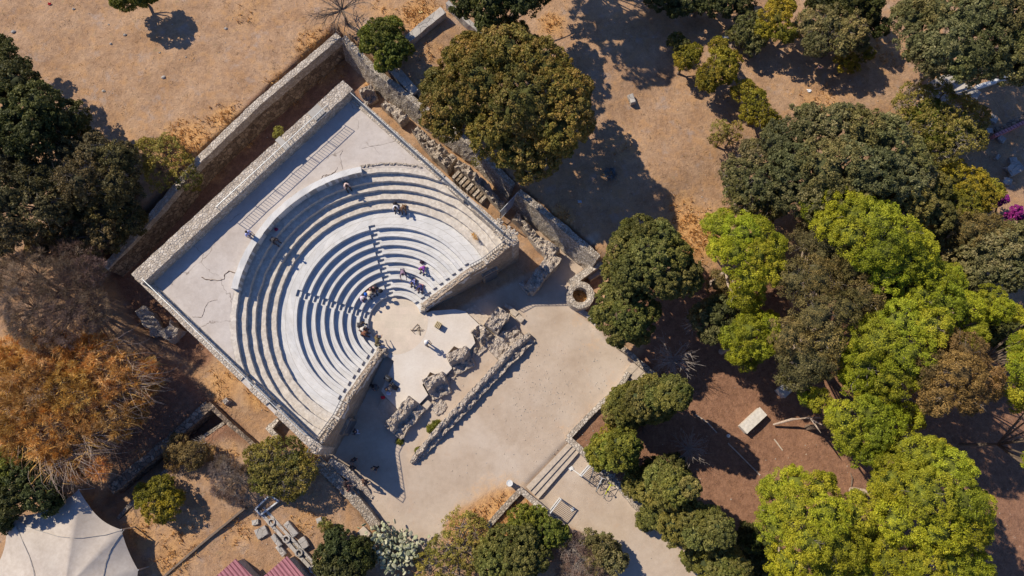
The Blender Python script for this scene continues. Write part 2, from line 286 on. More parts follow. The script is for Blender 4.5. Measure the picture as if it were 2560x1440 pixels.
m,nt,bs=newmat('ground_earth'); p=pos(nt); at=nd(nt,'ShaderNodeAttribute',attribute_name='zone'); sp=nt.nodes.new('ShaderNodeSeparateColor'); nt.links.new(at.outputs['Color'],sp.inputs[0])
nA=nz(nt,p,.45,7,.6); nB=nz(nt,p,2.2,8,.7); nC=nz(nt,p,9,6,.75); nD=nz(nt,p,30,3,.6)
dry=ramp(nt,nA,.3,.7,(.34,.205,.115),(.48,.325,.21)); dry=mixc(nt,.7,dry,ramp(nt,nB,.28,.72,(.62,.58,.55),(1.28,1.25,1.2)),'MULTIPLY'); dry=mixc(nt,.75,dry,ramp(nt,nC,.28,.72,(.60,.56,.52),(1.32,1.3,1.26)),'MULTIPLY')
nsm=nz(nt,p,1.1,5,.6); dry=mixc(nt,ramp(nt,nsm,.50,.64,(0,0,0),(.5,.5,.5)),dry,(.44,.24,.10))
nsg=nz(nt,p,.8,6,.65); vadd=None
dry=mixc(nt,ramp(nt,nsg,.56,.70,(0,0,0),(.55,.55,.55)),dry,(.36,.29,.25))
nsd=nz(nt,p,4.5,7,.75); dry=mixc(nt,ramp(nt,nsd,.60,.70,(0,0,0),(.6,.6,.6)),dry,(.20,.12,.06))
nse=nz(nt,p,1.7,7,.7); dry=mixc(nt,ramp(nt,nse,.60,.72,(0,0,0),(.5,.5,.5)),dry,(.29,.22,.09))
straw=mixc(nt,.8,ramp(nt,nB,.3,.7,(.42,.20,.06),(.66,.40,.17)),ramp(nt,nC,.3,.7,(.6,.56,.5),(1.3,1.3,1.3)),'MULTIPLY')
grav=ramp(nt,nA,.3,.7,(.41,.32,.24),(.49,.405,.32)); grav=mixc(nt,.5,grav,ramp(nt,nB,.3,.7,(.82,.79,.76),(1.13,1.12,1.10)),'MULTIPLY'); nsk=nz(nt,p,.9,7,.62); grav=mixc(nt,ramp(nt,nsk,.57,.72,(0,0,0),(.4,.4,.4)),grav,(.42,.27,.17))
nsl=nz(nt,p,.25,4,.5); grav=mixc(nt,ramp(nt,nsl,.5,.68,(0,0,0),(.35,.35,.35)),grav,(.56,.49,.42))
grav=mixc(nt,.35,grav,ramp(nt,nD,.3,.7,(.75,.74,.73),(1.2,1.2,1.2)),'MULTIPLY')
redc=mixc(nt,.75,ramp(nt,nB,.3,.7,(.17,.085,.05),(.33,.18,.11)),ramp(nt,nC,.3,.72,(.6,.58,.55),(1.45,1.4,1.35)),'MULTIPLY')
def soft(sock):
    x=nd(nt,'ShaderNodeMath',operation='MULTIPLY_ADD'); nt.links.new(nB,x.inputs[0]); x.inputs[1].default_value=.7; y=nd(nt,'ShaderNodeMath',operation='ADD'); nt.links.new(sock,y.inputs[0]); x.inputs[2].default_value=-.35; nt.links.new(x.outputs[0],y.inputs[1]); return ramp(nt,y.outputs[0],.25,.75)
c=mixc(nt,soft(sp.outputs[2]),dry,redc); c=mixc(nt,soft(sp.outputs[0]),c,grav)
c=mixc(nt,soft(sp.outputs[1]),c,straw)
c=mixc(nt,sp.outputs[2],c,c)
nt.links.new(c,bs.inputs['Base Color']); bs.inputs['Roughness'].default_value=.98
hh=nd(nt,'ShaderNodeMath',operation='MULTIPLY_ADD'); hh.inputs[1].default_value=.5; nt.links.new(nC,hh.inputs[0]); nt.links.new(nB,hh.inputs[2])
bst=nd(nt,'ShaderNodeMath',operation='MULTIPLY_ADD'); nt.links.new(sp.outputs[0],bst.inputs[0]); bst.inputs[1].default_value=-.75; bst.inputs[2].default_value=.95
b=nd(nt,'ShaderNodeBump',Distance=.12); nt.links.new(bst.outputs[0],b.inputs['Strength']); nt.links.new(hh.outputs[0],b.inputs['Height']); nt.links.new(b.outputs[0],bs.inputs['Normal'])
me.materials.append(m); M['ground']=m
ground=bpy.data.objects.new('ground',me); COL.objects.link(ground); tag(ground,'dry grass field, beige gravel yard and reddish forest soil','ground',kind='structure')

# ------------------------------------------------------------------ rough walls
def wallmesh(mb,pts,width,zb,rough=.06,seg=.3,m=0,fr=1.6,topr=1.0):
    "pts: (x,y,ztop[,width]); zb number or None (down to below the ground)"
    P=[]
    for i in range(len(pts)-1):
        a,b=pts[i],pts[i+1]; L=math.dist(a[:2],b[:2]); n=max(1,int(L/seg)); wa=a[3] if len(a)>3 else width; wb=b[3] if len(b)>3 else width
        for k in range(n+(i==len(pts)-2)):
            t=k/n; P.append((a[0]+(b[0]-a[0])*t,a[1]+(b[1]-a[1])*t,a[2]+(b[2]-a[2])*t,wa+(wb-wa)*t))
    n=len(P); wm=max(q[3] for q in P); nw=max(2,int(wm/seg)); rings=[]
    nh=min(8,max(2,int(max(q[2]-(zb if zb is not None else gz(q[0],q[1])-.35) for q in P)/.5)))
    for i,(x,y,z,wd) in enumerate(P):
        a=P[max(i-1,0)]; b=P[min(i+1,n-1)]; dx,dy=b[0]-a[0],b[1]-a[1]; l=math.hypot(dx,dy) or 1; px,py=-dy/l,dx/l
        if 0<i<n-1:
            ax,ay=P[i][0]-a[0],P[i][1]-a[1]; bx,by=b[0]-P[i][0],b[1]-P[i][1]; la=math.hypot(ax,ay) or 1; lb=math.hypot(bx,by) or 1
            cs=max(.5,math.sqrt(max(.25,(1+(ax*bx+ay*by)/la/lb)/2))); wd=wd/cs
        base=(zb if zb is not None else gz(x,y)-.35); h=z-base
        r=[(-wd/2,base+h*k/nh) for k in range(nh)]+[(-wd/2+wd*k/nw,z) for k in range(nw+1)]+[(wd/2,base+h*k/nh) for k in range(nh-1,-1,-1)]
        rings.append([(x+px*o,y+py*o,zz,zz>=z-1e-6) for o,zz in r])
    nr=min(len(r) for r in rings); mx=max(len(r) for r in rings)
    vs=[]
    for r in rings:
        for x,y,z,top in r:
            d=N3(x,y,z,fr)*rough+N3(x,y,z,fr*3)*rough*.4; vs.append((x+d.x,y+d.y,z+(d.z*topr if top else d.z*.3)))
    fs=[]
    for i in range(n-1):
        for k in range(nr-1): fs.append((i*nr+k,i*nr+k+1,(i+1)*nr+k+1,(i+1)*nr+k))
    fs+=[tuple(range(nr))[::-1],tuple(range((n-1)*nr,n*nr))]
    return mb.add(vs,fs,m)
def wallthing(name,label,cat,px,width,mat,zb=None,rough=.06,group=None,seg=.3,topr=1,fr=1.6):
    "px: (px,py,ztop[,width])"
    pts=[(*W(q[0],q[1],q[2]),*q[2:]) for q in px]; mb=MB(); wallmesh(mb,pts,width,zb,rough,seg,0,fr,topr)
    o=mb.build(name,mat,loc=(pts[0][0],pts[0][1],gz(pts[0][0],pts[0][1])),smooth=False); return tag(o,label,cat,group)

# ------------------------------------------------------------------ the theatre
CX,CY=-9.88,10.69
TB=(CX,CY,0)
th=thing('ancient_theatre','stone theatre with curved white seat rows and square pale platform','theatre',TB)
def pol(R,a): return (CX+R*math.cos(a),CY+R*math.sin(a))
def front(px1,py1,z1,px2,py2,z2): return np.array(W(px1,py1,z1)),np.array(W(px2,py2,z2))
LI,LO=front(958,884,.5,790,1137,5.7)      # left front wall, outer line
RI,RO=front(1066,771,.5,1298,602,5.7)
SWc=np.array(W(331,694,6.0)); Nc=np.array(W(880,230,5.7)); NWc=np.array(W(858,203,6.7)); SWe=LO; NEe=RO
def rowz(R):
    if R<2.25: return .4
    if R<7.27: return .4*(1+math.floor((R-2.25)/.6275))
    if R<8.76: return 3.6
    if R<11.31: return 3.95+.4*sum(R>=q for q in (9.45,10.12,10.70))
    return 5.55
def smoothz(R): return .4+ (min(R,7.27)-2.25)/.6275*.4 if R<7.27 else (3.6+max(0,R-8.76)/(11.31-8.76)*1.95 if R<11.31 else 5.55)
def ang(p): return math.atan2(p[1]-CY,p[0]-CX)%(2*math.pi)
def lineang(A,B,off,R,side):
    "angle at which circle R meets the wall line A-B moved inwards by off"
    d=(B-A)/np.linalg.norm(B-A); n=np.array([-d[1],d[0]])
    if np.dot(np.array([CX-5,CY+5])-A,n)<0: n=-n
    A2=A+n*off; f=A2-np.array([CX,CY]); b=np.dot(f,d); c=np.dot(f,f)-R*R; q=b*b-c
    if q<0: q=0
    t=-b+math.sqrt(q); return ang(A2+d*t)
def a0(R,off): return lineang(RI,RO,off,R,1)       # right end (smaller angle)
def a1(R,off): return lineang(LI,LO,off,R,-1)      # left end (larger angle)
def norm(a): return a if a>-1 else a
def arcbox(mb,Ri,Ro,A0,A1,z0,z1,m=0,irr=0,seed=0,step=.16,toprough=0,clamp=False):
    A0f=A0 if callable(A0) else (lambda R:A0); A1f=A1 if callable(A1) else (lambda R:A1)
    sp=(A1f(Ri)-A0f(Ri))*Ri; n=max(1,int(abs(sp)/step)); vs=[];uv=[]
    for i in range(n+1):
        t=i/n
        for R,kind in((Ri,0),(Ro,1)):
            a=A0f(R)+(A1f(R)-A0f(R))*t; r=R
            if kind==0 and irr: r+=irr*(noise.noise(Vector((a*R*1.1+seed,seed,0)))+.6*noise.noise(Vector((a*R*3.7,seed,3))))
            if clamp: r=min(r,rayhit(a)-(.25 if kind==0 else .1))
            for z in(z0,z1):
                zz=z
                if z==z1 and toprough: zz+=toprough*noise.noise(Vector((a*R*1.4,R,seed)))
                x,y=pol(r,a); vs.append((x,y,zz)); uv.append((a*R,r,zz))
    fs=[]
    for i in range(n):
        b=i*4;c=b+4 # order: Ri z0,Ri z1,Ro z0,Ro z1
        fs+=[(b,b+1,c+1,c),(b+1,b+3,c+3,c+1),(b+3,b+2,c+2,c+3)]
    fs+=[(0,2,3,1),(n*4,n*4+1,n*4+3,n*4+2)]
    mb.add(vs,fs,m,uv)
# platform: from the last bench out to the square
cor=[NEe,Nc,SWc,SWe]
def rayhit(a):
    dx,dy=math.cos(a),math.sin(a); best=99
    for i in range(3):
        A,B=cor[i],cor[i+1]; ex,ey=B-A; den=dx*ey-dy*ex
        if abs(den)<1e-9: continue
        t=((A[0]-CX)*ey-(A[1]-CY)*ex)/den; s_=((A[0]-CX)*dy-(A[1]-CY)*dx)/den
        if t>0 and -.03<=s_<=1.03 and t<best: best=t
    return best
AW=math.radians(166.8); AN=math.radians(102.6)
# angles: right end ~ 45deg, left end ~ 225deg
for k in range(9):
    R=2.25+.6275*k; Ro=(R+.6275+.03) if k<8 else 8.80; z=.4*(k+1); zb=z-.85; mb=MB()
    def st_l(c,w,R0): return c-w/2/R0
    hw=.27
    cuts=[('wall',lambda r:a0(r,0),lambda r:a0(r,.5)),('stair',lambda r:a0(r,.5),lambda r:a0(r,.95)),('row',lambda r:a0(r,.95),lambda r:AN-hw/R),('stair',lambda r:AN-hw/R,lambda r:AN+hw/R),('row',lambda r:AN+hw/R,lambda r:AW-hw/R),('stair',lambda r:AW-hw/R,lambda r:AW+hw/R),('row',lambda r:AW+hw/R,lambda r:a1(r,.95)),('stair',lambda r:a1(r,.95),lambda r:a1(r,.5)),('wall',lambda r:a1(r,.5),lambda r:a1(r,0))]
    for kind,A,B in cuts:
        if kind=='row': arcbox(mb,R,Ro,A,B,zb,z,0,.012,k*7,.16)
        elif kind=='wall': arcbox(mb,R,Ro,A,B,zb,z-.003,0)
        else:
            arcbox(mb,R,R+.36,A,B,zb,z-.2,0); arcbox(mb,R+.36,Ro,A,B,zb,z-.002,0)
    o=mb.build('seat_row',M['marble'],th,polar=True)
    if k==8: o['label']='topmost marble row widening into the broad walkway'
for k,(R,z) in enumerate([(8.76,3.95),(9.45,4.35),(10.12,4.75),(10.70,5.15),(11.31,5.55)]):
    Ro=[9.45,10.12,10.70,11.31,11.75][k]+.03; mb=MB()
    arcbox(mb,R,Ro,lambda r:a0(r,.05),lambda r:a1(r,.05),z-.9,z,0,.05,k*5+3,.12,.035,True)
    mb.build('upper_bench',M['bench'],th,polar=True)
angs=sorted(set(list(np.linspace(ang(NEe)+.005,ang(SWe)-.005,200))+[ang(Nc),ang(SWc)])); mb=MB(); vs=[];fs=[];NR=14
for a in angs:
    rh=rayhit(a); r0=min(11.72,rh-.15)
    for j in range(NR+1):
        R=r0+(rh-r0)*j/NR; x,y=pol(R,a); zz=5.552+.03*noise.noise(Vector((x*.6,y*.6,0)))
        vs.append((x,y,zz))
    x,y=pol(rh,a); vs.append((x,y,-.8))
for i in range(len(angs)-1):
    for j in range(NR+1): fs.append((i*(NR+2)+j,i*(NR+2)+j+1,(i+1)*(NR+2)+j+1,(i+1)*(NR+2)+j))
mb.add(vs,fs); mb.build('platform_floor',M['cement'],th,smooth=False)
# kerb between platform and benches on the west and north side
mb=MB(); arcbox(mb,11.28,11.80,math.radians(101),math.radians(172.5),5.3,6.02,0,.05,9,.12,.05); mb.build('platform_kerb',M['marble'],th,polar=True)
for i in range(44):
    a=math.radians(78+23*i/43+random.uniform(-.2,.2)); R=12.0+random.uniform(-.06,.06); x,y=pol(R,a); MB().ball((x,y,5.6),(random.uniform(.09,.17),random.uniform(.06,.12),.09),6,4,0,.3,i).build('edge_stone',M['rubblelight'],th)
M['crack']=plain('crack_dirt',(.16,.11,.08),.95)
for pl,rr_ in [([(505,693),(512,698),(530,700),(548,701),(560,697),(562,685),(572,678),(590,682),(600,690)],.05),([(480,792),(505,793),(512,770),(520,755),(548,748)],.02),([(690,545),(700,520),(712,515),(722,505),(740,492),(770,470),(800,452),(815,442),(838,430),(845,415)],.035),([(856,424),(850,390),(858,372)],.018),([(575,555),(590,540),(606,530)],.02),([(800,452),(806,440),(822,436)],.03),([(905,370),(950,362),(1000,350)],.012)]:
    Q=[]
    for (a,b),(c,d) in zip(pl,pl[1:]):
        n_=max(2,int(math.hypot(c-a,d-b)/4))
        for k in range(n_): Q.append((*W(a+(c-a)*k/n_+random.uniform(-1,1),b+(d-b)*k/n_+random.uniform(-1,1),5.57),5.572))
    MB().tube(Q,[rr_*random.uniform(.2,.9) for _ in Q],5).build('crack',M['crack'],th)
# rear parapet
mb=MB(); d=(Nc-SWc)/np.linalg.norm(Nc-SWc); nrm=np.array([-d[1],d[0]])
pa=np.array(W(326,684,6.7)); pb=np.array(W(857,200,6.7)); dd=(pb-pa)/np.linalg.norm(pb-pa); nn=np.array([dd[1],-dd[0]])
wd=1.2; qa=pa+nn*wd/2; qb=pb+nn*wd/2
wallmesh(mb,[(*qa,6.6),(*((qa+qb)/2),6.65),(*qb,6.7)],wd,1.0,.05,.3); mb.build('rear_parapet',M['rubblelight'],th)
mb=MB(); mid=qa+(qb-qa)*.68; mb.box((*mid,6.76),(.5,1.25,.12),math.atan2(dd[1],dd[0])); mb.build('pale_capstone',M['marble'],th); mb=MB(); mid=qa+(qb-qa)*.845; mb.box((*mid,6.76),(1.1,1.0,.12),math.atan2(dd[1],dd[0]),tilt=.02); mb.build('pale_capstone',M['marble'],th)
# side copings with gaps
def coping(A,B,inn,gaps,wid,name,z=5.66):
    L=np.linalg.norm(B-A); d=(B-A)/L; n=np.array(inn); n=n-d*np.dot(n,d); n/=np.linalg.norm(n); s=0; mb=MB()
    for g0,g1 in gaps+[(L,L)]:
        if g0-s>.2:
            p0=A+d*s+n*wid/2; p1=A+d*g0+n*wid/2; wallmesh(mb,[(*p0,z),(*p1,z)],wid,2.0,.035,.3)
        if g1>g0:
            c=A+d*(g0+g1)/2+n*wid/2; mb.box((c[0],c[1],3.6),(g1-g0,wid*.9,3.2),math.atan2(d[1],d[0]))
        s=g1
    return mb.build(name,M['rubblelight'],th)
A=SWc+(SWe-SWc)*.03
tow=np.array([CX,CY])-SWc
def sat(A,B,pxy,z=5.66): p=np.array(W(*pxy,z)); return float(np.dot(p-A,(B-A)/np.linalg.norm(B-A)))
coping(SWc,SWe,tow,[(sat(SWc,SWe,(345,708)),sat(SWc,SWe,(362,722))),(sat(SWc,SWe,(598,955)),sat(SWc,SWe,(620,978))),(sat(SWc,SWe,(662,1015)),sat(SWc,SWe,(684,1035)))],.72,'side_coping')
coping(Nc,NEe,np.array([CX,CY])-Nc,[(.0,.55),(sat(Nc,NEe,(1112,438)),sat(Nc,NEe,(1132,458))),(sat(Nc,NEe,(1172,488)),sat(Nc,NEe,(1196,510)))],.62,'side_coping')
mb=MB(); A=NEe+(Nc-NEe)*.035+np.array([-.6,-.4]); 
for i in range(70):
    t=random.random(); q=NEe+np.array([-.55,.25])+ (Nc-NEe)/np.linalg.norm(Nc-NEe)*random.uniform(-.1,1.9)+np.array([-.5,-.6])*random.uniform(-.7,.8); mb.ball((q[0],q[1],5.62),(random.uniform(.1,.2),random.uniform(.09,.17),random.uniform(.07,.14)),6,4,0,.35,i)
mb.build('corner_rubble',M['rubblelight'],th)
# front walls, following the slope of the seats
def frontwall(A,B,name):
    d=(B-A)/np.linalg.norm(B-A); L=np.linalg.norm(B-A); n=np.array([-d[1],d[0]])
    if np.dot(np.array([CX-5,CY+5])-A,n)<0:n=-n
    pts=[]; k=int(L/.45)
    for i in range(k+1):
        p=A+d*L*i/k+n*.25; R=math.hypot(p[0]-CX,p[1]-CY); pts.append((p[0],p[1],smoothz(R)+.16))
    mb=MB(); wallmesh(mb,pts,.5,-1.0,.035,.3,0,1.6,1.2)
    o=mb.build(name,M['ashlar'],th); 
    c=MB(); wallmesh(c,[(q[0],q[1],q[2]+.07) for q in pts],.52,0,.05,.25); 
    # cap only: keep a thin course on top
    c.v=[(x,y,z) for x,y,z in c.v]
    return d,n,L
for A,B,nm,dp in((LI,LO,'front_wall',(858,1062)),(RI,RO,'front_wall',(1226,684))):
    d,n,L=frontwall(A,B,nm)
    # rubble capping course
    cap=MB(); k=int(L/.16)
    for i in range(k):
        p=A+d*L*(i+.5)/k+n*random.uniform(.12,.36); R=math.hypot(p[0]-CX,p[1]-CY); cap.ball((p[0],p[1],smoothz(R)+.16),(random.uniform(.1,.17),random.uniform(.09,.15),.07),6,4,0,.3,i)
    cap.build('wall_capping',M['rubblelight'],th)
    p=np.array(W(*dp,1.5)); p=A+d*np.dot(p-A,d)-n*.10; rz=math.atan2(d[1],d[0])
    fr=MB(); o_=.0
    for s_ in(-.62,.62): fr.box((p[0]+d[0]*s_,p[1]+d[1]*s_,.55),(.2,.3,2.3),rz)
    fr.box((p[0],p[1],1.8),(1.5,.34,.22),rz); f=fr.build('doorway',M['ashlar'],th)
    dm=MB(); dm.box((p[0]-n[0]*.14,p[1]-n[1]*.14,.5),(1.1,.14,2.2),rz); dm.build('door_leaf',M['darksteel'],f)  # dark box standing in for the shade inside the wall recess
    e=MB()
    for i in range(26):
        q=A+np.array([random.uniform(-.25,.35),random.uniform(-.25,.35)])+n*.15; e.ball((q[0],q[1],random.uniform(.1,.6)),random.uniform(.12,.24),7,5,0,.4,i)
    e.build('broken_wall_end',M['rubblelight'],th)

# orchestra and stage floor
mb=MB(); mb.prism([pol(2.75,2*math.pi*i/64) for i in range(64)],-.9,.004); o=mb.build('orchestra_floor',M['orch'],loc=(CX,CY,0)); tag(o,'round pale paved orchestra floor below the seats','floor',kind='structure')
stage=[(960,884),(985,903),(953,977),(962,990),(1003,1032),(1030,1010),(1049,1009),(1070,987),(1056,962),(1075,930),(1108,944),(1130,921),(1118,885),(1135,865),(1168,882),(1188,857),(1180,830),(1207,820),(1163,778),(1138,773),(1078,777),(1030,800),(985,850)]
mb=MB(); mb.prism([W(a,b,0) for a,b in stage],-.9,0); o=mb.build('stage_floor',M['stage'],loc=(*W(1090,880),0)); tag(o,'pale paved stage floor between the orchestra and the broken piers','floor',kind='structure')
# parodos steps: a flight each side of the stage
def flight(name,label,pxl,n,z0,z1,matr,group,treads='step'):
    "pxl: four corners a(top left) b(top right) c(bottom right) d(bottom left); goes down from a-b to d-c"
    P=[np.array(W(a,b,(z0+z1)/2)) for a,b in pxl]; c=sum(P)/4; root=thing(name,label,'steps',(c[0],c[1],z1),group)
    for i in range(n):
        t0,t1=i/n,(i+1)/n; z=z0+(z1-z0)*i/n
        q=[P[0]+(P[3]-P[0])*t0,P[1]+(P[2]-P[1])*t0,P[1]+(P[2]-P[1])*t1,P[0]+(P[3]-P[0])*t1]
        mb=MB(); mb.prism([(v[0],v[1]) for v in q],z1-.4,z); mb.build(treads,matr,root)
    return root
flight('stone_steps','short flight of four pale steps at the shaded south end of the stage','',0,0,0,None,None) if 0 else None
flight('stone_steps','four pale steps down from the stage beside the southern pier',[(962,990),(1001,1030),(977,1052),(940,1022)],4,-.14,-.6,M['step'],'steps beside the stage')
flight('stone_steps','four pale steps down from the stage beside the northern pier',[(1207,818),(1163,778),(1194,755),(1228,784)],4,-.14,-.6,M['step'],'steps beside the stage')
o=MB().prism([W(a,b,-.3) for a,b in [(1001,1030),(1012,1021),(975,1072),(958,1064),(978,1052)]],-1,-.25).build('stair_kerb',M['step'],loc=(*W(985,1050,-.6),-.6)); tag(o,'pale L-shaped kerb slab edging the southern stage steps','kerb')

# ------------------------------------------------------------------ piers and low walls of the stage building
def pile(name,label,cat,px,wd,zb,prof='slope',amp=.16,group=None,mat='core',res=.11,drop=.8):
    "crumbling wall: polyline of (px,py,ztop[,width]); lower on its south-east side"
    P=[(*W(q[0],q[1],q[2]),q[2],q[3] if len(q)>3 else wd) for q in px]; Q=[]
    for a,b in zip(P,P[1:]):
        n=max(2,int(math.dist(a[:2],b[:2])/res)); Q+=[tuple(a[j]+(b[j]-a[j])*k/n for j in range(4)) for k in range(n)]
    Q.append(P[-1]); n=len(Q); nv=max(5,int(max(q[3] for q in Q)/res)); vs=[];fs=[]; sd=P[0][0]
    d=(Q[-1][0]-Q[0][0],Q[-1][1]-Q[0][1]); flip=-1 if (-d[1]*.7-d[0]*.7)<0 else 1
    for i,(x,y,z,wi) in enumerate(Q):
        a=Q[max(i-1,0)];b=Q[min(i+1,n-1)]; dx,dy=b[0]-a[0],b[1]-a[1]; l=math.hypot(dx,dy) or 1; nx_,ny_=-dy/l*flip,dx/l*flip; s_=i*res
        end=min(i,n-1-i)
        for k in range(-1,nv+2):
            v=min(max(k/nv,0),1); out=(k<0 or k>nv); o=(v-.5)*wi*(1+.16*noise.noise(Vector((s_*1.3,v*.7+sd,0))))
            q=(x+nx_*o,y+ny_*o); br=.42+.22*noise.noise(Vector((s_*1.1,sd,2)))
            t=max(0,min(1,(v-br)/.16)); t=t*t*(3-2*t) if prof=='slope' else 0
            h=z-drop*t; m1=noise.noise(Vector((q[0]*2.3,q[1]*2.3,sd)));m2=noise.noise(Vector((q[0]*6,q[1]*6,sd))); cell=noise.cell(Vector((q[0]*3.3+m1,q[1]*3.3+m2,sd)))
            zz=h+amp*(1.3*m1+.6*m2+.55*(cell-.5)) 
            if out or end==0: zz=zb
            jx=noise.noise(Vector((q[0]*4,q[1]*4,5)))*.05; vs.append((q[0]+jx,q[1]-jx,max(zz,zb)))
    m_=nv+3
    for i in range(n-1):
        for k in range(m_-1): f=(i*m_+k,(i+1)*m_+k,(i+1)*m_+k+1,i*m_+k+1); fs.append(f if flip>0 else f[::-1])
    mb=MB(); mb.add(vs,fs); return tag(mb.build(name,M[mat],loc=(P[0][0],P[0][1],zb)),label,cat,group)
PG_='broken masonry piers beside the stage'
pile('masonry_pier','largest broken masonry pier, at the northern stage steps','ruin',[(1262,772,.75),(1246,796,.8),(1226,824,.65)],1.3,-.65,'flat',.26,PG_)
pile('masonry_pier','low dark pier stump south of the largest pier, half in shade','ruin',[(1186,816,.45),(1206,836,.4),(1222,852,-.1)],1.15,-.65,'flat',.4,PG_)
pile('masonry_pier','square broken pier at the middle of the stage edge','ruin',[(1178,885,.85),(1150,898,.9),(1122,912,.85)],1.75,-.65,'slope',.24,PG_,drop=.95)
pile('masonry_pier','square broken pier between the middle pier and the southern pier','ruin',[(1118,950,.8),(1090,962,.85),(1064,976,.8)],1.75,-.65,'slope',.24,PG_,drop=.95)
pile('masonry_pier','long broken masonry pier at the southern stage steps','ruin',[(1042,1003,.9),(1010,1042,1.0),(976,1084,.85)],1.7,-.65,'slope',.24,PG_,drop=.75)
pile('stage_wall','long low rubble wall running along the front of the yard','wall',[(1028,1162,-.2,.5),(1045,1140,.1,.75),(1100,1078,.3,.9),(1160,1015,.35,.95),(1215,955,.45,.95),(1268,898,.5,1.0),(1300,866,.4,1.1),(1332,838,.1,.9)],.9,-.65,'slope',.17,drop=.42)
pile('rubble_mass','wide low bank of pinkish rubble at the northeast end of the long wall','ruin',[(1232,888,-.25,1.3),(1262,860,-.1,2.1),(1305,830,-.15,1.4)],1.6,-.65,'flat',.2)
pile('rubble_ledge','thin rubble ledge joining the middle piers','ruin',[(1192,860,-.3),(1170,898,-.35),(1130,938,-.35),(1112,962,-.35)],.6,-.65,'flat',.18)
pile('rubble_ledge','narrow foundation ledge running below the largest pier','ruin',[(1262,812,-.3),(1235,845,-.35),(1190,890,-.4)],.35,-.65,'flat',.1)
pile('rubble_bank','patchy rubble bank inside the southern room','ruin',[(1082,1030,-.4,1.0),(1112,1002,-.42,1.2)],1.0,-.65,'flat',.1)
def block(name,label,px,py,size,rz,mat='graystone',z=None,cat='stone block',group=None,rough=.03,seed=0,lift=0):
    x,y,z0=G(px,py); z0=z if z is not None else z0; z0+=lift; c=(x,y,z0+size[2]/2-.03); mb=MB()
    a,b,d=[k/2 for k in size]; co,si=math.cos(rz),math.sin(rz); vs=[];n=3
    # bevelled, slightly uneven block
    bv=min(a,b,d)*.22; rnd=random.Random(seed*13+int(px))
    prof=[(-d,0),(d-bv,0),(d,bv)]
    for zz,ins in prof:
        for dx,dy in((-a+ins,-b+ins),(0,-b+ins),(a-ins,-b+ins),(a-ins,0),(a-ins,b-ins),(0,b-ins),(-a+ins,b-ins),(-a+ins,0)):
            dx+=rnd.uniform(-rough,rough); dy+=rnd.uniform(-rough,rough); vs.append((c[0]+dx*co-dy*si,c[1]+dx*si+dy*co,c[2]+zz+rnd.uniform(-rough,rough)*.6))
    fs=[tuple(range(16,24))]+[(r*8+i,r*8+(i+1)%8,(r+1)*8+(i+1)%8,(r+1)*8+i) for r in range(2) for i in range(8)]
    mb.add(vs,fs); o=mb.build(name,M[mat],loc=(x,y,z0)); return tag(o,label,cat,group)
block('stone_slab','square pale slab lying behind the two southern piers',1067,1013,(.75,.6,.35),.9,'step')
for i,(px,py,s) in enumerate([(1266,767,.28),(1276,772,.36),(1286,783,.48),(1300,798,.50)]):
    block('stone_block',['smallest white block by the northern pier, nearest its corner','second white block beside the northern pier','third white block beside the northern pier, casting a short shadow','last and largest white block, farthest from the northern pier'][i],px,py,(s*1.3,s,.35),-.7,'marble','','stone block','white blocks beside the northern pier') if 0 else block('stone_block',['smallest white block, touching the corner of the northern pier','second white block out from the northern pier','third white block out from the northern pier','largest white block, farthest out from the northern pier'][i],px,py,(s*1.3,s,.35),-.7,'step',None,'stone block','white blocks beside the northern pier')
# L-shaped ruin and the passage beside the theatre
pile('ruined_wall','L-shaped broken wall with pale rubble top, half in the theatre shadow','ruin',[(1392,634,1.0,1.3),(1370,662,1.0,1.2),(1345,694,.9,1.1),(1320,726,.7,1.0)],1.1,-.7,'flat',.2)
pile('ruined_wall','pale rubble arm of the L-shaped wall reaching towards the fence','ruin',[(1322,582,1.0,.5),(1352,606,1.0,1.0),(1390,636,1.0,1.4)],.9,-.7,'flat',.2)
pile('ruined_wall','low broken hook at the foot of the L-shaped wall','ruin',[(1300,703,.2),(1326,732,.3)],.45,-.7,'flat',.15)
pile('ruined_wall','lumpy grey broken wall between the fence and the L-shaped ruin','ruin',[(1284,535,1.5,.6),(1312,562,1.4,.6),(1338,592,1.1,.6)],.6,-.5,'flat',.4)
pile('ruined_wall','broken brown wall stub nearest the north corner of the platform','ruin',[(900,238,3.0),(920,226,3.1),(938,222,2.9)],1.1,.8,'slope',.25)
pile('ruined_wall','brown broken wall in the passage beside the dark pit','ruin',[(955,252,2.7,.7),(985,275,2.7,.8),(1012,302,2.6,1.0)],.8,.8,'flat',.22)
pile('ruined_wall','long lumpy broken wall running along the passage towards the brick stair','ruin',[(1035,318,2.5,.6),(1062,348,2.5,1.0),(1095,378,2.4,1.2),(1130,408,2.4,1.3)],.95,.6,'flat',.35)
pile('ruined_wall','broken wall bordering the brick stair on its outer side','ruin',[(1138,405,2.5,.7),(1175,430,2.5,.8),(1212,465,2.3,.7),(1258,518,1.7,.6)],.8,.4,'flat',.32)
sd=np.array(W(1214,500,1.4))-np.array(W(1136,430,2.0)); srz=math.atan2(sd[1],sd[0])
st=thing('brick_stair','narrow brick stair of nine dark steps beside the theatre wall','steps',(*W(1175,465,1.6),1.2))
for i in range(9):
    t=(i+.3)/9; x,y=W(1138+76*t,434+66*t,2.1-.7*t); mb=MB(); mb.box((x,y,1.2-.35*t),(.26,.85,1.9-1.1*t),srz); o=mb.build('step',M['retain'] if i%2 else M['core'],st)
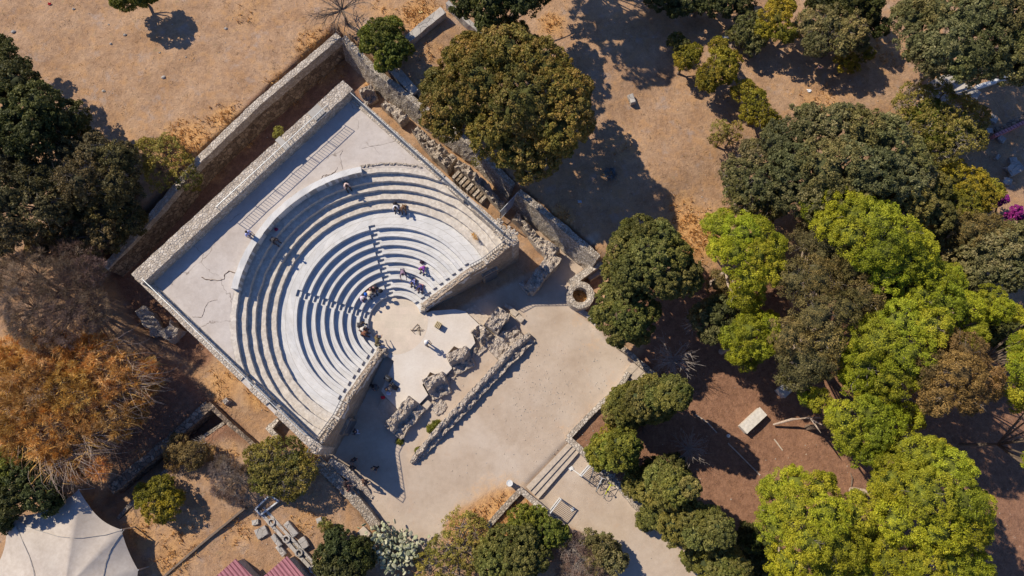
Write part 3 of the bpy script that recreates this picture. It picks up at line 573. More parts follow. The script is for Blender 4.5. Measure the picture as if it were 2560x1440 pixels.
# ------------------------------------------------------------------ perimeter walls
RW=[(846,88,4.65),(640,261,4.65),(498,398,4.5),(400,516,4.3),(330,596,4.1),(262,669,3.8)]
rw=thing('retaining_wall','tall rough brown retaining wall along the northwest field edge','wall',(*W(600,300,4.6),1.8))
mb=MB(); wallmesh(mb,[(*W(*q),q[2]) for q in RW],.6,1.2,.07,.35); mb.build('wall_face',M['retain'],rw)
mb=MB(); wallmesh(mb,[(*W(q[0]+1,q[1]+1,q[2]),q[2]+.1) for q in RW],.62,3.75,.05,.3); mb.build('coping',M['rubblelight'],rw)  # paler strip: the sunlit look of the wall top put into colour
def battered(name,label,px,batter,wt,mat):
    "px: (px,py,ztop,zfoot) of the outer top edge; face leans out to the left-hand foot"
    mb=MB(); P=[];vs=[];fs=[]
    pts=[(*W(a,b,z),z,f) for a,b,z,f in px]
    for i in range(len(pts)-1):
        a,b=pts[i],pts[i+1]; n=int(math.dist(a[:2],b[:2])/.3)
        for k in range(n+(i==len(pts)-2)): t=k/n; P.append([a[j]+(b[j]-a[j])*t for j in range(4)])
    d=np.array([pts[-1][0]-pts[0][0],pts[-1][1]-pts[0][1]]); d/=np.linalg.norm(d); nn=np.array([d[1],-d[0]])  # to the right of travel
    for x,y,z,f in P:
        prof=[(-wt/2,f-1),(-wt/2,z),(-wt/6,z),(wt/2,z)]+[(wt/2+batter*k/5,z+(f-z)*k/5) for k in range(1,6)]+[(wt/2+batter,f-1)]
        for o,zz in prof:
            q=(x+nn[0]*o,y+nn[1]*o,zz); w_=N3(*q,1.8)*.07+N3(*q,5)*.05; vs.append((q[0]+w_.x,q[1]+w_.y,q[2]+w_.z))
    m_=10
    for i in range(len(P)-1):
        for k in range(m_-1): fs.append((i*m_+k,(i+1)*m_+k,(i+1)*m_+k+1,i*m_+k+1))
    fs=[f[::-1] for f in fs]
    fs+=[tuple(range(m_)),tuple(range((len(P)-1)*m_,len(P)*m_))[::-1]]
    mb.add(vs,fs,0); o=mb.build(name,mat,loc=P[0][:3]); return tag(o,label,'wall')
battered('retaining_wall','grey stone retaining wall from the north corner past the big round oak',[(858,92,4.6,1.8),(945,180,4.5,1.8),(1050,262,4.2,1.6),(1195,372,3.6,1.3),(1283,462,3.1,.9)],.45,.5,M['pebblewall'])
battered('retaining_wall','pale pebbly retaining wall from the mesh fence to the round well',[(1296,478,3.1,.7),(1400,560,2.7,.1),(1497,644,2.3,-.4)],.55,.55,M['pebblewall'])
o=MB().prism([W(a,b,4.3) for a,b in [(968,172),(1000,170),(1046,224),(1030,238)]],3.2,4.35).build('concrete_cap',M['graystone'],loc=(*W(1005,200,4),4)); tag(o,'grey concrete slab on top of the wall behind the round bush','slab')
wallthing('field_wall','grey straight wall leading from the dark trees towards the round bush','wall',[(1108,24,5.2),(1060,62,5.2),(1018,98,5.1)],.75,M['graystone'],3.5,.04)
wallthing('field_wall','thin grey wall running down beside the dark tree at the top','wall',[(1118,4,5.2),(1165,48,5.1),(1205,82,5.0)],.4,M['graystone'],3.5,.04)
# round well
rc=W(1451,737,.55); mb=MB(); vs=[];fs=[];n=56
for i in range(n):
    a=2*math.pi*i/n; ro=1.18+.05*noise.noise(Vector((math.cos(a)*2,math.sin(a)*2,0))); ri=.66
    if 0<math.sin(a-2.2): ri=.66
    for r,z in((ro+.05,-1.2),(ro,.55),((ro+ri)/2,.6),(ri,.55),(ri,-1.2)):
        q=(rc[0]+r*math.cos(a),rc[1]+r*1.0*math.sin(a),z); w_=N3(*q,3)*.035; vs.append((q[0]+w_.x,q[1]+w_.y,q[2]+w_.z))
for i in range(n):
    for k in range(4): j=(i+1)%n; fs.append((i*5+k,j*5+k,j*5+k+1,i*5+k+1))
mb.add(vs,fs); o=mb.build('round_well',M['rubblelight'],loc=(*rc,-.6)); tag(o,'round stone well ring with dry straw inside','well')
wallthing('low_wall','rubble wall joining the round well to the pebbly retaining wall','wall',[(1428,706,.5),(1462,682,.7),(1502,652,1.0)],.62,M['rubblelight'],-1,.06)
block('stone_trough','long grey stone trough in the shade behind the round well',1492,682,(2.0,.75,.5),.55,'graystone',None,'trough')
wallthing('kerb_wall','thin pale cement kerb curving from the well under the round tree','kerb',[(1446,772,-.3),(1470,788,-.35),(1492,812,-.35),(1530,850,-.35)],.4,M['graystone'],-1,.02)
wallthing('low_wall','low rubble wall on the eastern edge of the yard by the dead grey branches','wall',[(1530,850,-.3),(1575,885,-.1),(1608,915,0),(1642,942,0)],.5,M['rubble'],-1.2,.08)
flight('garden_steps','four wide brownish steps at the eastern corner of the yard',[(1560,930),(1582,905),(1640,950),(1612,975)],4,-.36,-.52,M['step'],None)
wallthing('low_wall','straight low stone wall from the eastern steps down to the corner by the yellow bush','wall',[(1572,930,-.2),(1553,962,-.2),(1480,1032,-.2),(1420,1094,-.15)],.42,M['rubblelight'],-1.2,.04)
wallthing('low_wall','low stone wall from the corner towards the bicycles','wall',[(1418,1094,-.15),(1450,1122,-.15),(1482,1156,-.3)],.5,M['rubblelight'],-1.3,.04)
wallthing('low_wall','rough low kerb of broken stone beside the bicycles and conifers','wall',[(1500,1168,-.75),(1540,1202,-.75),(1578,1245,-.8),(1625,1300,-.85)],.75,M['rubblelight'],-1.4,.1,None,.25,1.5)
flight('garden_steps','three long pale steps between the yard and the lower path',[(1315,1217),(1422,1106),(1450,1128),(1346,1248)],3,-.5,-.86,M['step'],None,'tread')
wallthing('low_wall','straight low stone wall in the dry grass left of the lower gate','wall',[(1302,1226,-.1),(1258,1272,-.15),(1214,1322,-.2)],.45,M['rubble'],-1.2,.03)
wallthing('low_wall','low stone wall from its sharp corner down to the lower gate','wall',[(1298,1222,-.1),(1340,1258,-.15),(1386,1294,-.25),(1412,1322,-.35)],.45,M['rubblelight'],-1.4,.04)
wallthing('yard_wall','long stone wall on the west side of the yard ending at the cactus','wall',[(790,1150,1.0,.9),(845,1205,.7,.8),(905,1270,.5,.75),(942,1318,.4,.75)],.8,M['rubble'],-1.2,.05)
wallthing('yard_wall','broken rubble foot wall where people stand beside the yard wall','wall',[(822,1152,.7,.6),(860,1178,.4,.8),(900,1212,-.1,.6),(930,1245,-.35,.3)],.7,M['core'],-1.2,.14,None,.25,1.6)
wallthing('rock_heap','dark rock heap with a cluster of people around it','rock',[(868,1200,.1,.8),(888,1215,.1,.8)],.8,M['core'],-1,.22,None,.2,2)
block('round_stone','flat round grey stone beside the rock heap',889,1228,(.65,.65,.25),.3,'graystone')
block('stone_slab','flat pale slab at the end of the yard wall near the cactus',913,1333,(.95,.7,.3),-.75,'step')
# southwest ruins
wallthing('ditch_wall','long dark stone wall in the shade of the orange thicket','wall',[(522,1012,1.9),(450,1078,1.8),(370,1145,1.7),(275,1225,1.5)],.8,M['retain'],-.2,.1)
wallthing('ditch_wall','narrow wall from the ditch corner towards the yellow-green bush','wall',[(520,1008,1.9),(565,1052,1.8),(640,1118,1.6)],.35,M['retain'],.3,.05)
wallthing('ditch_wall','low broken stone edging above the ditch beside the round yellow bush','wall',[(560,1058,1.4),(507,1092,1.4),(432,1162,1.3),(388,1205,1.25),(330,1258,1.2),(292,1298,1.1)],.3,M['rubble'],0,.1,None,.3,1.6)
wallthing('ruined_wall','low U-shaped ruined wall beside the side wall of the theatre','ruin',[(694,1048,1.7),(672,1072,1.7),(690,1092,1.6),(668,1110,1.5),(658,1124,1.4)],.42,M['rubblelight'],.4,.1,None,.22,1.6)
wallthing('rock_heap','grey rock mass touching the shaded foot of the theatre side wall','rock',[(410,818,2.6,1.4),(436,840,2.4,1.2)],1.3,M['core'],.4,.3,None,.22,1.8)
wallthing('rock_heap','long low dark rock bank outside the west corner of the theatre','rock',[(345,772,2.2,.9),(372,800,2.0,1.1),(398,835,1.8,1.0)],1.0,M['core'],.4,.25,None,.25,1.6)
wallthing('rock_heap','small grey rock heap in the dirt near the ditch corner','rock',[(560,1000,1.7,.5),(568,1008,1.6,.5)],.5,M['core'],.8,.15,None,.2,1.6)
wallthing('timber_edging','long thin timber edging across the dry grass at the bottom','edging',[(612,1270,1.35),(500,1362,1.25),(405,1445,1.15)],.16,M['bark'],.3,.01)
# stone channel and blocks at the bottom
ch=thing('stone_channel','long stone channel with round sockets at the bottom edge','channel',(*W(730,1370,.8),.2))
A_=np.array(W(648,1278,.8)); B_=np.array(W(805,1452,.7)); d_=(B_-A_)/np.linalg.norm(B_-A_); n_=np.array([-d_[1],d_[0]])
for k,(o_,wd_) in enumerate([(0,.26),(.42,.2)]):
    mb=MB(); a=A_+n_*o_; b=B_+n_*o_; wallmesh(mb,[(*a,.85),(*b,.75)],wd_,0,.03); mb.build('channel_side',M['graystone'],ch)
mb=MB(); c=A_+n_*.2; e=B_+n_*.2; wallmesh(mb,[(*c,.68),(*e,.58)],.3,0,.02); mb.build('channel_bed',M['rubble'],ch)
for t in(.18,.42,.62,.85):
    q=A_+(B_-A_)*t+n_*.15; mb=MB(); n=14; vs=[];fs=[]
    for i in range(n):
        a=2*math.pi*i/n
        for r,z in((.3,.5),(.3,.93),(.19,.93),(.19,.6)): vs.append((q[0]+r*math.cos(a),q[1]+r*math.sin(a),z))
    for i in range(n):
        for k in range(3): j=(i+1)%n; fs.append((i*4+k,j*4+k,j*4+k+1,i*4+k+1))
    mb.add(vs,fs); mb.build('socket_ring',M['graystone'],ch)
for px,py,s,rz,lb in [(730,1322,(1.25,.5,.4),-.85,'long grooved stone block between the channel and the shaded sand'),(762,1356,(.85,.55,.45),-1.0,'rounded stone block right of the channel'),(656,1330,(.9,.75,.3),.5,'square pale slab left of the channel'),(694,1350,(1.05,.32,.4),-.85,'narrow pale block touching the channel on its left'),(705,1375,(.9,.4,.35),-.85,'broken pale block just above the red tiled roof'),(640,1305,(.5,.4,.25),.2,'small pale slab left of the metal frame'),(800,1300,(.45,.4,.3),.4,'single grey stone on the shaded sand')]:
    block('stone_block',lb,px,py,s,rz,'graystone',None,'stone block')
fr=thing('pit_surround','open white rectangular frame around a planted pit','frame',G(667,1262))
q=[W(a,b,.9) for a,b in [(640,1272),(653,1287),(698,1252),(675,1238)]]
for i in range(4):
    a,b=np.array(q[i]),np.array(q[(i+1)%4]); mb=MB(); dd_=(b-a)/np.linalg.norm(b-a); a=a+dd_*(.06 if i%2 else 0); b=b-dd_*(.06 if i%2 else 0); mb.box((*((a+b)/2),.95),(np.linalg.norm(b-a),.11,.3),math.atan2(*(b-a)[::-1])); mb.build('frame_side',M['whitepaint'],fr)
# red roofs
for px,zr,lb in [([(655,1445),(720,1389),(775,1460),(700,1530)],2.2,'red tiled roof at the bottom edge right of the other one'),([(535,1447),(592,1396),(640,1452),(580,1510)],2.3,'red tiled roof at the bottom edge nearer the tent')]:
    c=np.mean([W(a,b,zr) for a,b in px],0); r=thing('small_shed',lb,'shed',(c[0],c[1],gz(*c)),'red roofed sheds at the bottom edge')
    P=[W(a,b,zr) for a,b in px]; mb=MB(); n=16; vs=[];fs=[]
    for i in range(n*2+1):
        t=i/(n*2); h=zr+.035*(i%2)
        for s_,dz in((0,.25),(1,-.15)):
            x=(P[0][0]*(1-t)+P[1][0]*t)*(1-s_)+(P[3][0]*(1-t)+P[2][0]*t)*s_; y=(P[0][1]*(1-t)+P[1][1]*t)*(1-s_)+(P[3][1]*(1-t)+P[2][1]*t)*s_
            vs+=[(x,y,h+dz),(x,y,h+dz-.06)]
    for i in range(n*2): b=i*4; fs+=[(b,b+4,b+6,b+2),(b+1,b+3,b+7,b+5),(b,b+1,b+5,b+4),(b+2,b+6,b+7,b+3)]
    fs+=[(0,2,3,1),(n*8,n*8+1,n*8+3,n*8+2)]; mb.add(vs,fs); mb.build('roof',M['tile'],r)
    cc=np.mean(P,0); Q=[tuple(np.array(p_)*.86+np.array(cc)*.14) for p_ in P]
    MB().prism(Q,gz(*c)-.3,zr-.2).build('wall',M['graystone'],r)
# ------------------------------------------------------------------ canopy tent
tp=W(165,1475,4.2); apex=(tp[0],tp[1],4.3)
edge=[(197,1224,3.4),(303,1324,3.0),(345,1425,2.6),(345,1640,2.4),(150,1730,2.4),(-80,1640,2.4),(-12,1420,2.6),(13,1292,3.1)]
tn=thing('canopy_tent','big cream canvas tent with curved seams in the bottom left corner','tent',(apex[0],apex[1],gz(apex[0],apex[1])))
E_=[(*W(a,b,z),z) for a,b,z in edge]; mb=MB(); vs=[];rim=[]; pulls=[.10,.04,.06,.06,.06,.06,.05,.09]
for i in range(8):
    a=np.array(E_[i]); b=np.array(E_[(i+1)%8]); c=np.array(apex)
    for k in range(10): t=k/10; p=a*(1-t)+b*t; rim.append(p+(c-p)*4*t*(1-t)*pulls[i]*np.array([1,1,0]))
NRr=14
for j in range(NRr+1):
    s_=j/NRr
    for k,p in enumerate(rim):
        t=(k%10)/10; q=np.array(apex)*(1-s_)+p*s_; zz=p[2]+(apex[2]-p[2])*(1-s_**1.4)-.12*4*t*(1-t)*s_+.02*noise.noise(Vector((q[0]*2,q[1]*2,0))); vs.append((q[0],q[1],zz))
n=len(rim); fs=[(j*n+k,(j+1)*n+k,(j+1)*n+(k+1)%n,j*n+(k+1)%n) for j in range(NRr) for k in range(n)]
mb.add(vs,fs); cv=mb.build('canvas',M['tent'],tn,smooth=True)
for i in range(8): x,y,z=E_[i]; MB().tube([(x,y,gz(x,y)-.2),(x,y,z)],.05,8).build('pole',M['steel'],tn)
def tz(x,y):
    near=sorted(vs,key=lambda v:(v[0]-x)**2+(v[1]-y)**2)[:4]; ws=[1/((v[0]-x)**2+(v[1]-y)**2+.01) for v in near]; return sum(w_*v[2] for w_,v in zip(ws,near))/sum(ws)
for pl in ([(16,1292),(50,1308),(90,1325),(150,1340),(210,1344),(260,1338),(302,1325)],[(302,1325),(285,1350),(270,1380),(262,1410),(258,1460)],[(30,1305),(55,1345),(78,1390),(92,1430),(100,1470)]):
    q=[]
    for (a,b),(c,d) in zip(pl,pl[1:]):
        for k in range(4): q.append(W(a+(c-a)*k/4,b+(d-b)*k/4,3.5))
    MB().tube([(x,y,tz(x,y)+.045) for x,y in q],.025,5).build('seam',M['seam'],cv)
# ------------------------------------------------------------------ railings
def railing(label,path,h,sp,group='railings around the theatre',mat='steel',rr=.022):
    "path: foot points (x,y,z)"
    r=thing('railing',label,'railing',path[0],group); top=[];bot=[];bars=[];L=[0]
    for a,b in zip(path,path[1:]): L.append(L[-1]+math.dist(a,b))
    def at(s):
        for i in range(len(path)-1):
            if s<=L[i+1]+1e-6: t=(s-L[i])/(L[i+1]-L[i]); return tuple(path[i][j]+(path[i+1][j]-path[i][j])*t for j in range(3))
        return path[-1]
    MB().tube([(p[0],p[1],p[2]+h) for p in path],.03,6).build('top_rail',M[mat],r)
    MB().tube([(p[0],p[1],p[2]+.12) for p in path],.02,5).build('bottom_rail',M[mat],r)
    n=max(1,int(L[-1]/1.9))
    for i in range(n+1): p=at(L[-1]*i/n); MB().tube([(p[0],p[1],p[2]-.12),(p[0],p[1],p[2]+h)],.03,6).build('post',M[mat],r)
    mb=MB(); k=int(L[-1]/sp)
    for i in range(k+1): p=at(L[-1]*i/k); mb.tube([(p[0],p[1],p[2]+.12),(p[0],p[1],p[2]+h)],.011 if sp<.2 else .02,4)
    mb.build('bar_panel',M[mat],r)
def line(p0,p1,z0,z1,n=1): a=W(*p0,z0);b=W(*p1,z1); return [(a[0]+(b[0]-a[0])*i/n,a[1]+(b[1]-a[1])*i/n,z0-1.0+(z1-z0)*i/n) for i in range(n+1)]
railing('steel railing standing on the rear parapet',line((817,263),(540,517),7.7,7.65),1.0,.25)
railing('long steel railing along the southwest side of the platform',line((357,699),(762,1088),6.6,6.6),1.0,.12)
railing('long steel railing along the northeast side of the platform',line((872,228),(1258,579),6.6,6.6),1.0,.12)
def slopeline(A,B,R0,R1,inn):
    d=(B-A)/np.linalg.norm(B-A); n=np.array([-d[1],d[0]]); pts=[]
    if np.dot(np.array([CX-5,CY+5])-A,n)<0:n=-n
    L=np.linalg.norm(B-A)
    for i in range(61):
        p=A+d*L*i/60+n*inn; R=math.hypot(p[0]-CX,p[1]-CY)
        if R0<=R<=R1: pts.append((p[0],p[1],smoothz(R)+.1))
    return pts
railing('dark railing on top of the southern front wall above the yard',slopeline(LI,LO,7.5,11.9,.45),.95,.28,mat='darksteel')
railing('dark railing on top of the eastern front wall near the pale corner rubble',slopeline(RI,RO,7.6,11.4,.45),.95,.24,mat='darksteel')
# mesh fence gate across the passage
def pxy(px,py,z): return (*W(px,py,z),z)
fz=.8; a=W(1251,528,fz+1.9); b=W(1294,482,fz+2.3)
fg=thing('mesh_fence','grey wire mesh fence panel crossing the passage beside the theatre','fence',(*a,fz))
for q,zz in((a,fz),(b,fz+.4)): MB().tube([(*q,zz-.5),(*q,zz+1.9)],.05,8).build('post',M['steel'],fg)
MB().tube([(*a,fz+1.9),(*b,fz+2.3)],.035,6).build('top_rail',M['steel'],fg); MB().tube([(*a,fz+.1),(*b,fz+.5)],.03,6).build('bottom_rail',M['steel'],fg)
mb=MB()
for i in range(1,26):
    t=i/26; x=a[0]+(b[0]-a[0])*t; y=a[1]+(b[1]-a[1])*t; mb.tube([(x,y,fz+.4*t+.1),(x,y,fz+.4*t+1.9)],.006,3,cap=False)
for i in range(1,20):
    h=i*.09+.1; mb.tube([(*a,fz+h),(*b,fz+.4+h)],.006,3,cap=False)
mb.build('wire_mesh',M['steel'],fg)
# gates on the lower path
def gate(label,p0,p1,zt,zg,arm=None):
    a=np.array(W(*p0,zt)); b=np.array(W(*p1,zt)); r=thing('metal_gate',label,'gate',(*a,zg),'white metal gates on the lower path')
    for q in(a,b): MB().tube([(*q,zg-.2),(*q,zt+.05)],.05,8).build('post',M['whitepaint'],r)
    d=(b-a)/np.linalg.norm(b-a)
    for i,z in enumerate((zt,zg+.15)):
        MB().box((*((a+b)/2),z),(np.linalg.norm(b-a)-.1,.07,.07),math.atan2(d[1],d[0])).build('rail',M['whitepaint'],r)
    mb=MB()
    for i in range(1,10): q=a+(b-a)*i/10; mb.tube([(*q,zg+.18),(*q,zt-.035)],.018,5)
    mb.build('bar_panel',M['whitepaint'],r)
    if arm:
        c=np.array(W(*arm,zg+.15)); s_=a if arm[0]<p0[0] else b
        MB().tube([(*s_,zt-.05),(*c,zg+.1)],.04,6).build('brace',M['whitepaint'],r)
        MB().box((*c,zg+.04),(.35,.25,.1),.6).build('brace_foot',M['whitepaint'],r)
gate('white metal gate with a bracing leg beside the three long steps',(1376,1282),(1402,1248),.75,-1.05,(1432,1273))
gate('white metal gate leaf standing behind the parked bicycles',(1454,1190),(1482,1158),.75,-1.05,(1428,1171))
# bollard lamps, sarcophagi
def lathe(mb,c,prof,n=20,m=0):
    vs=[(c[0]+r*math.cos(2*math.pi*i/n),c[1]+r*math.sin(2*math.pi*i/n),c[2]+z) for r,z in prof for i in range(n)]
    fs=[(j*n+i,j*n+(i+1)%n,(j+1)*n+(i+1)%n,(j+1)*n+i) for j in range(len(prof)-1) for i in range(n)]
    fs+=[tuple(range(n))[::-1],tuple(range((len(prof)-1)*n,len(prof)*n))]; return mb.add(vs,fs,m)
x,y,z=W(1274,1208,.25)[0],W(1274,1208,.25)[1],-.62; r=thing('litter_bin','round grey bin with a dark round opening at the head of the steps','bin',(x,y,z))
lathe(MB(),(x,y,z),[(.2,0),(.2,.1),(.22,.75),(.255,.78),(.255,.85),(.20,.86),(.17,.84),(.16,.3)]).build('bin_body',M['steel'],r)
lathe(MB(),(x,y,z),[(.1,.3),(.1,.82),(.155,.825)],16).build('bin_opening',M['black'],r); lathe(MB(),(x,y,z),[(.215,.858),(.215,.89),(.262,.89),(.262,.86)],20).build('rim',M['whitepaint'],r)
x,y,z=G(1815,1090); r=thing('path_lamp','small white round path lamp beside the white stone chest','lamp',(x,y,z)); lathe(MB(),(x,y,z),[(.05,0),(.05,.62)],10).build('post',M['darksteel'],r); lathe(MB(),(x,y,z),[(.05,.6),(.15,.62),(.15,.70),(.08,.75),(.02,.76)],16).build('lamp_shade',M['whitepaint'],r)
def chest(label,px,py,L,Wd,h,rz):
    x,y,z=G(px,py); r=thing('stone_chest',label,'stone chest',(x,y,z),'white stone chests under the pines')
    MB().box((x,y,z+h*.4),(L*.97,Wd*.92,h*.85),rz).build('chest_body',M['marble2'],r)
    mb=MB(); mb.box((x,y,z+h*.9),(L,Wd,h*.14),rz); mb.box((x-math.cos(rz)*L*.46,y-math.sin(rz)*L*.46,z+h),(L*.06,Wd*1.02,h*.07),rz); mb.build('lid',M['marble2'],r)
M['marble2']=plain('old_marble',(.60,.56,.50),.8,0,.18,5,.2)
chest('white stone chest standing free on the reddish ground',1876,1052,2.35,.85,.75,.70)
chest('white stone chest half hidden under the olive-brown tree',1960,972,1.5,.9,.75,.70)
for i,(pp,lb) in enumerate([([(1820,1108),(1862,1150),(1900,1188)],'thin white kerb in the shade below the round path lamp'),([(1738,1036),(1768,1056),(1792,1082)],'thin white kerb starting under the dark conifer'),([(1935,1098),(1956,1126)],'short white kerb piece on the reddish soil near the stone chest')]):
    P=[G(*q) for q in pp]; mb=MB(); wallmesh(mb,[(p[0],p[1],p[2]+.06) for p in P],.09,None,.006); tag(mb.build('kerb',M['step'],loc=P[0]),lb,'kerb')

# ------------------------------------------------------------------ vegetation
RNG=np.random.default_rng(11)
SP={ # puff radius, leaves per puff, leaf size, aspect, colours (dark, mid, light), shell jitter, density
'pine':(.37,84,.10,.42,[(.15,.17,.014),(.32,.35,.02),(.50,.48,.035)],.12,1.0),
'oak':(.34,52,.145,.6,[(.09,.095,.02),(.22,.18,.035),(.40,.25,.07)],.10,1.0),
'dark':(.36,50,.15,.6,[(.035,.045,.012),(.08,.09,.022),(.15,.145,.035)],.10,1.0),
'bush':(.30,50,.13,.6,[(.08,.10,.014),(.18,.20,.025),(.30,.29,.04)],.12,1.0),
'laurel':(.26,50,.12,.6,[(.07,.08,.018),(.175,.175,.038),(.31,.275,.07)],.06,1.1),
'grey':(.34,50,.13,.6,[(.085,.09,.028),(.20,.19,.065),(.33,.28,.11)],.12,.95),
'olive':(.42,60,.12,.35,[(.09,.08,.026),(.20,.165,.055),(.32,.25,.09)],.16,1.0),
'rust':(.40,60,.12,.35,[(.13,.085,.026),(.26,.17,.05),(.40,.27,.09)],.14,1.0),
'sparse':(.30,24,.12,.5,[(.13,.13,.025),(.25,.22,.04),(.42,.34,.08)],.2,.85),
'west':(.34,44,.14,.5,[(.05,.048,.018),(.13,.11,.04),(.26,.20,.07)],.15,.9),
'yellow':(.30,40,.12,.5,[(.13,.12,.015),(.28,.24,.02),(.42,.33,.03)],.14,.9),
'straw':(.42,60,.34,.13,[(.24,.12,.04),(.58,.31,.07),(.80,.55,.24)],.38,1.0),
'brown':(.36,54,.26,.09,[(.12,.085,.06),(.24,.175,.125),(.36,.27,.19)],.25,.75),
'magenta':(.2,30,.12,.6,[(.22,.02,.16),(.34,.03,.25),(.42,.08,.32)],.1,.8),
'agave':(.2,10,.4,.12,[(.10,.14,.15),(.16,.20,.21),(.2,.25,.26)],.1,1),
}
def leaves(lob,sp,rng,downcut=-.3):
    pr,nl,ls,asp,cols,jit,den=SP[sp]; nl=int(nl*1.35); C=np.array([[l[0],l[1],l[2]] for l in lob]); R=np.array([l[3] for l in lob]); P=[];D=[];PR=[];LC=[]
    for i in range(len(lob)):
        n=int(den*3.5*(R[i]/pr)**2)+8; k=np.arange(n)+.5; zc=1-(1-downcut)*k/n; ph=k*2.39996+rng.random()*6; s=np.sqrt(1-zc**2); d=np.stack([s*np.cos(ph),s*np.sin(ph),zc],1)+rng.normal(0,.12,(n,3)); d/=np.linalg.norm(d,axis=1)[:,None]
        low=np.array([noise.noise(Vector((a*1.7+i*3.1,b*1.7,c*1.7))) for a,b,c in d])
        rr=R[i]*(.92+.34*low+rng.normal(0,jit*.5,n)); p=C[i]+d*rr[:,None]*np.array([1,1,.85])
        keep=np.ones(n,bool)
        for j in range(len(lob)):
            if j!=i: q=(p-C[j])/np.array([1,1,.85]); keep&=np.linalg.norm(q,axis=1)>R[j]*.80
        P.append(p[keep]);D.append(d[keep]);LC.append(np.repeat(np.array([[1,1,1.0]])*rng.uniform(.78,1.22)*np.array([rng.uniform(.92,1.14),1,rng.uniform(.85,1.2)]),keep.sum(),0)); PR.append(np.full(keep.sum(),pr*(.75+.1*min(R[i],2.5)))*rng.uniform(.7,1.3,keep.sum()))
    P=np.concatenate(P);D=np.concatenate(D);PR=np.concatenate(PR); LC=np.concatenate(LC); n=len(P); m=nl
    base=rng.random(n); up=np.array([0,0,1.0])
    d2=D[:,None,:]*.55+up*.35+rng.normal(0,.62,(n,m,3)); d2/=np.linalg.norm(d2,axis=2)[...,None]
    rad=PR[:,None]*(.35+.7*rng.random((n,m))**.6); q=P[:,None,:]+d2*rad[...,None]*np.array([1,1,.8])
    nr=d2*.7+rng.normal(0,.55,(n,m,3))+up*.15; nr/=np.linalg.norm(nr,axis=2)[...,None]
    t=np.cross(nr,rng.normal(0,1,(n,m,3))); t/=np.linalg.norm(t,axis=2)[...,None]+1e-9; b=np.cross(nr,t)
    if asp<.2: t=d2+rng.normal(0,.25,(n,m,3)); t/=np.linalg.norm(t,axis=2)[...,None]; b=np.cross(nr,t)
    sz=ls*1.25*rng.uniform(.6,1.35,(n,m,1)); v=np.stack([q-t*sz*.5,q+b*sz*asp*.5,q+t*sz*.5,q-b*sz*asp*.5],2).reshape(-1,3)
    c0,c1,c2=[np.array(c) for c in cols]; big=np.array([noise.noise(Vector(tuple(p*.28)))*.5+.5 for p in P])
    f=np.clip(base*.45+big*.75-.12,0,1)[:,None]+rng.normal(0,.16,(n,m)); f=np.clip(f,0,1)[...,None]
    col=np.where(f<.5,c0+(c1-c0)*f*2,c1+(c2-c1)*(f-.5)*2)*rng.uniform(.8,1.2,(n,m,1))*LC[:,None,:]
    col=np.concatenate([col,np.ones((n,m,1))],2).repeat(4,axis=1).reshape(-1,4) if False else np.repeat(np.concatenate([col,np.ones((n,m,1))],2).reshape(-1,4),4,axis=0)
    return v,col
def leafobj(name,v,col,parent,kind=None):
    me=bpy.data.meshes.new(name); n=len(v)//4; off=np.array(parent.location) if parent is not None else np.zeros(3)
    npmesh(me,v-off,np.arange(n*4).reshape(n,4)); a=me.color_attributes.new('col','FLOAT_COLOR','POINT'); a.data.foreach_set('color',col.astype(np.float32).ravel()); me.materials.append(M['leaf'])
    o=bpy.data.objects.new(name,me); COL.objects.link(o)
    if parent is not None:o.parent=parent
    return o
def limbs(base,lob,mat,root,name='trunk',r0=None,nb=None):
    cx=sum(l[0] for l in lob)/len(lob); cy=sum(l[1] for l in lob)/len(lob); cz=min(l[2]-l[3]*.4 for l in lob); r0=r0 or min(.20,.07+.012*len(lob)**.7)
    fx,fy,fz=base[0]+(cx-base[0])*.6,base[1]+(cy-base[1])*.6,base[2]+(cz-base[2])*.55
    mb=MB(); mb.tube([(base[0],base[1],base[2]-.2),((base[0]*2+fx)/3+.05,(base[1]*2+fy)/3,base[2]+(fz-base[2])*.35),(fx,fy,fz)],[r0*1.5,r0*1.1,r0*.9],8)
    for l in lob:
        mx=(fx+l[0])/2+random.uniform(-.2,.2); my=(fy+l[1])/2+random.uniform(-.2,.2); mz=(fz+l[2])/2-.1
        mb.tube([(fx,fy,fz-.05),(mx,my,mz),(l[0],l[1],l[2])],[r0*.6,r0*.42,r0*.2],6)
    mb.build(name,mat,root)
def twigmesh(mb,c,R,n,rng,up=.5,r=.02,flat=.7,m=0,sub=3,length=1.0):
    for i in range(n):
        a=rng.uniform(0,6.283); el=rng.uniform(.05,1.2); d=np.array([math.cos(a)*math.cos(el),math.sin(a)*math.cos(el),math.sin(el)*flat]); L=R*rng.uniform(.6,1.1)*length
        pts=[np.array(c)]; dd=d.copy()
        for k in range(4): dd=dd+rng.normal(0,.18,3); dd/=np.linalg.norm(dd); pts.append(pts[-1]+dd*L/4)
        mb.tube(pts,[r*2,r*1.5,r,r*.7,r*.4],4,m,False)
        for s_ in range(sub):
            j=rng.integers(1,4); q=[pts[j]+(pts[j+1]-pts[j])*rng.random()]; e=dd+rng.normal(0,.6,3); e/=np.linalg.norm(e)
            for k in range(2): e=e+rng.normal(0,.2,3); e/=np.linalg.norm(e); q.append(q[-1]+e*L*.2)
            mb.tube(q,[r*.7,r*.5,r*.3],3,m,False)
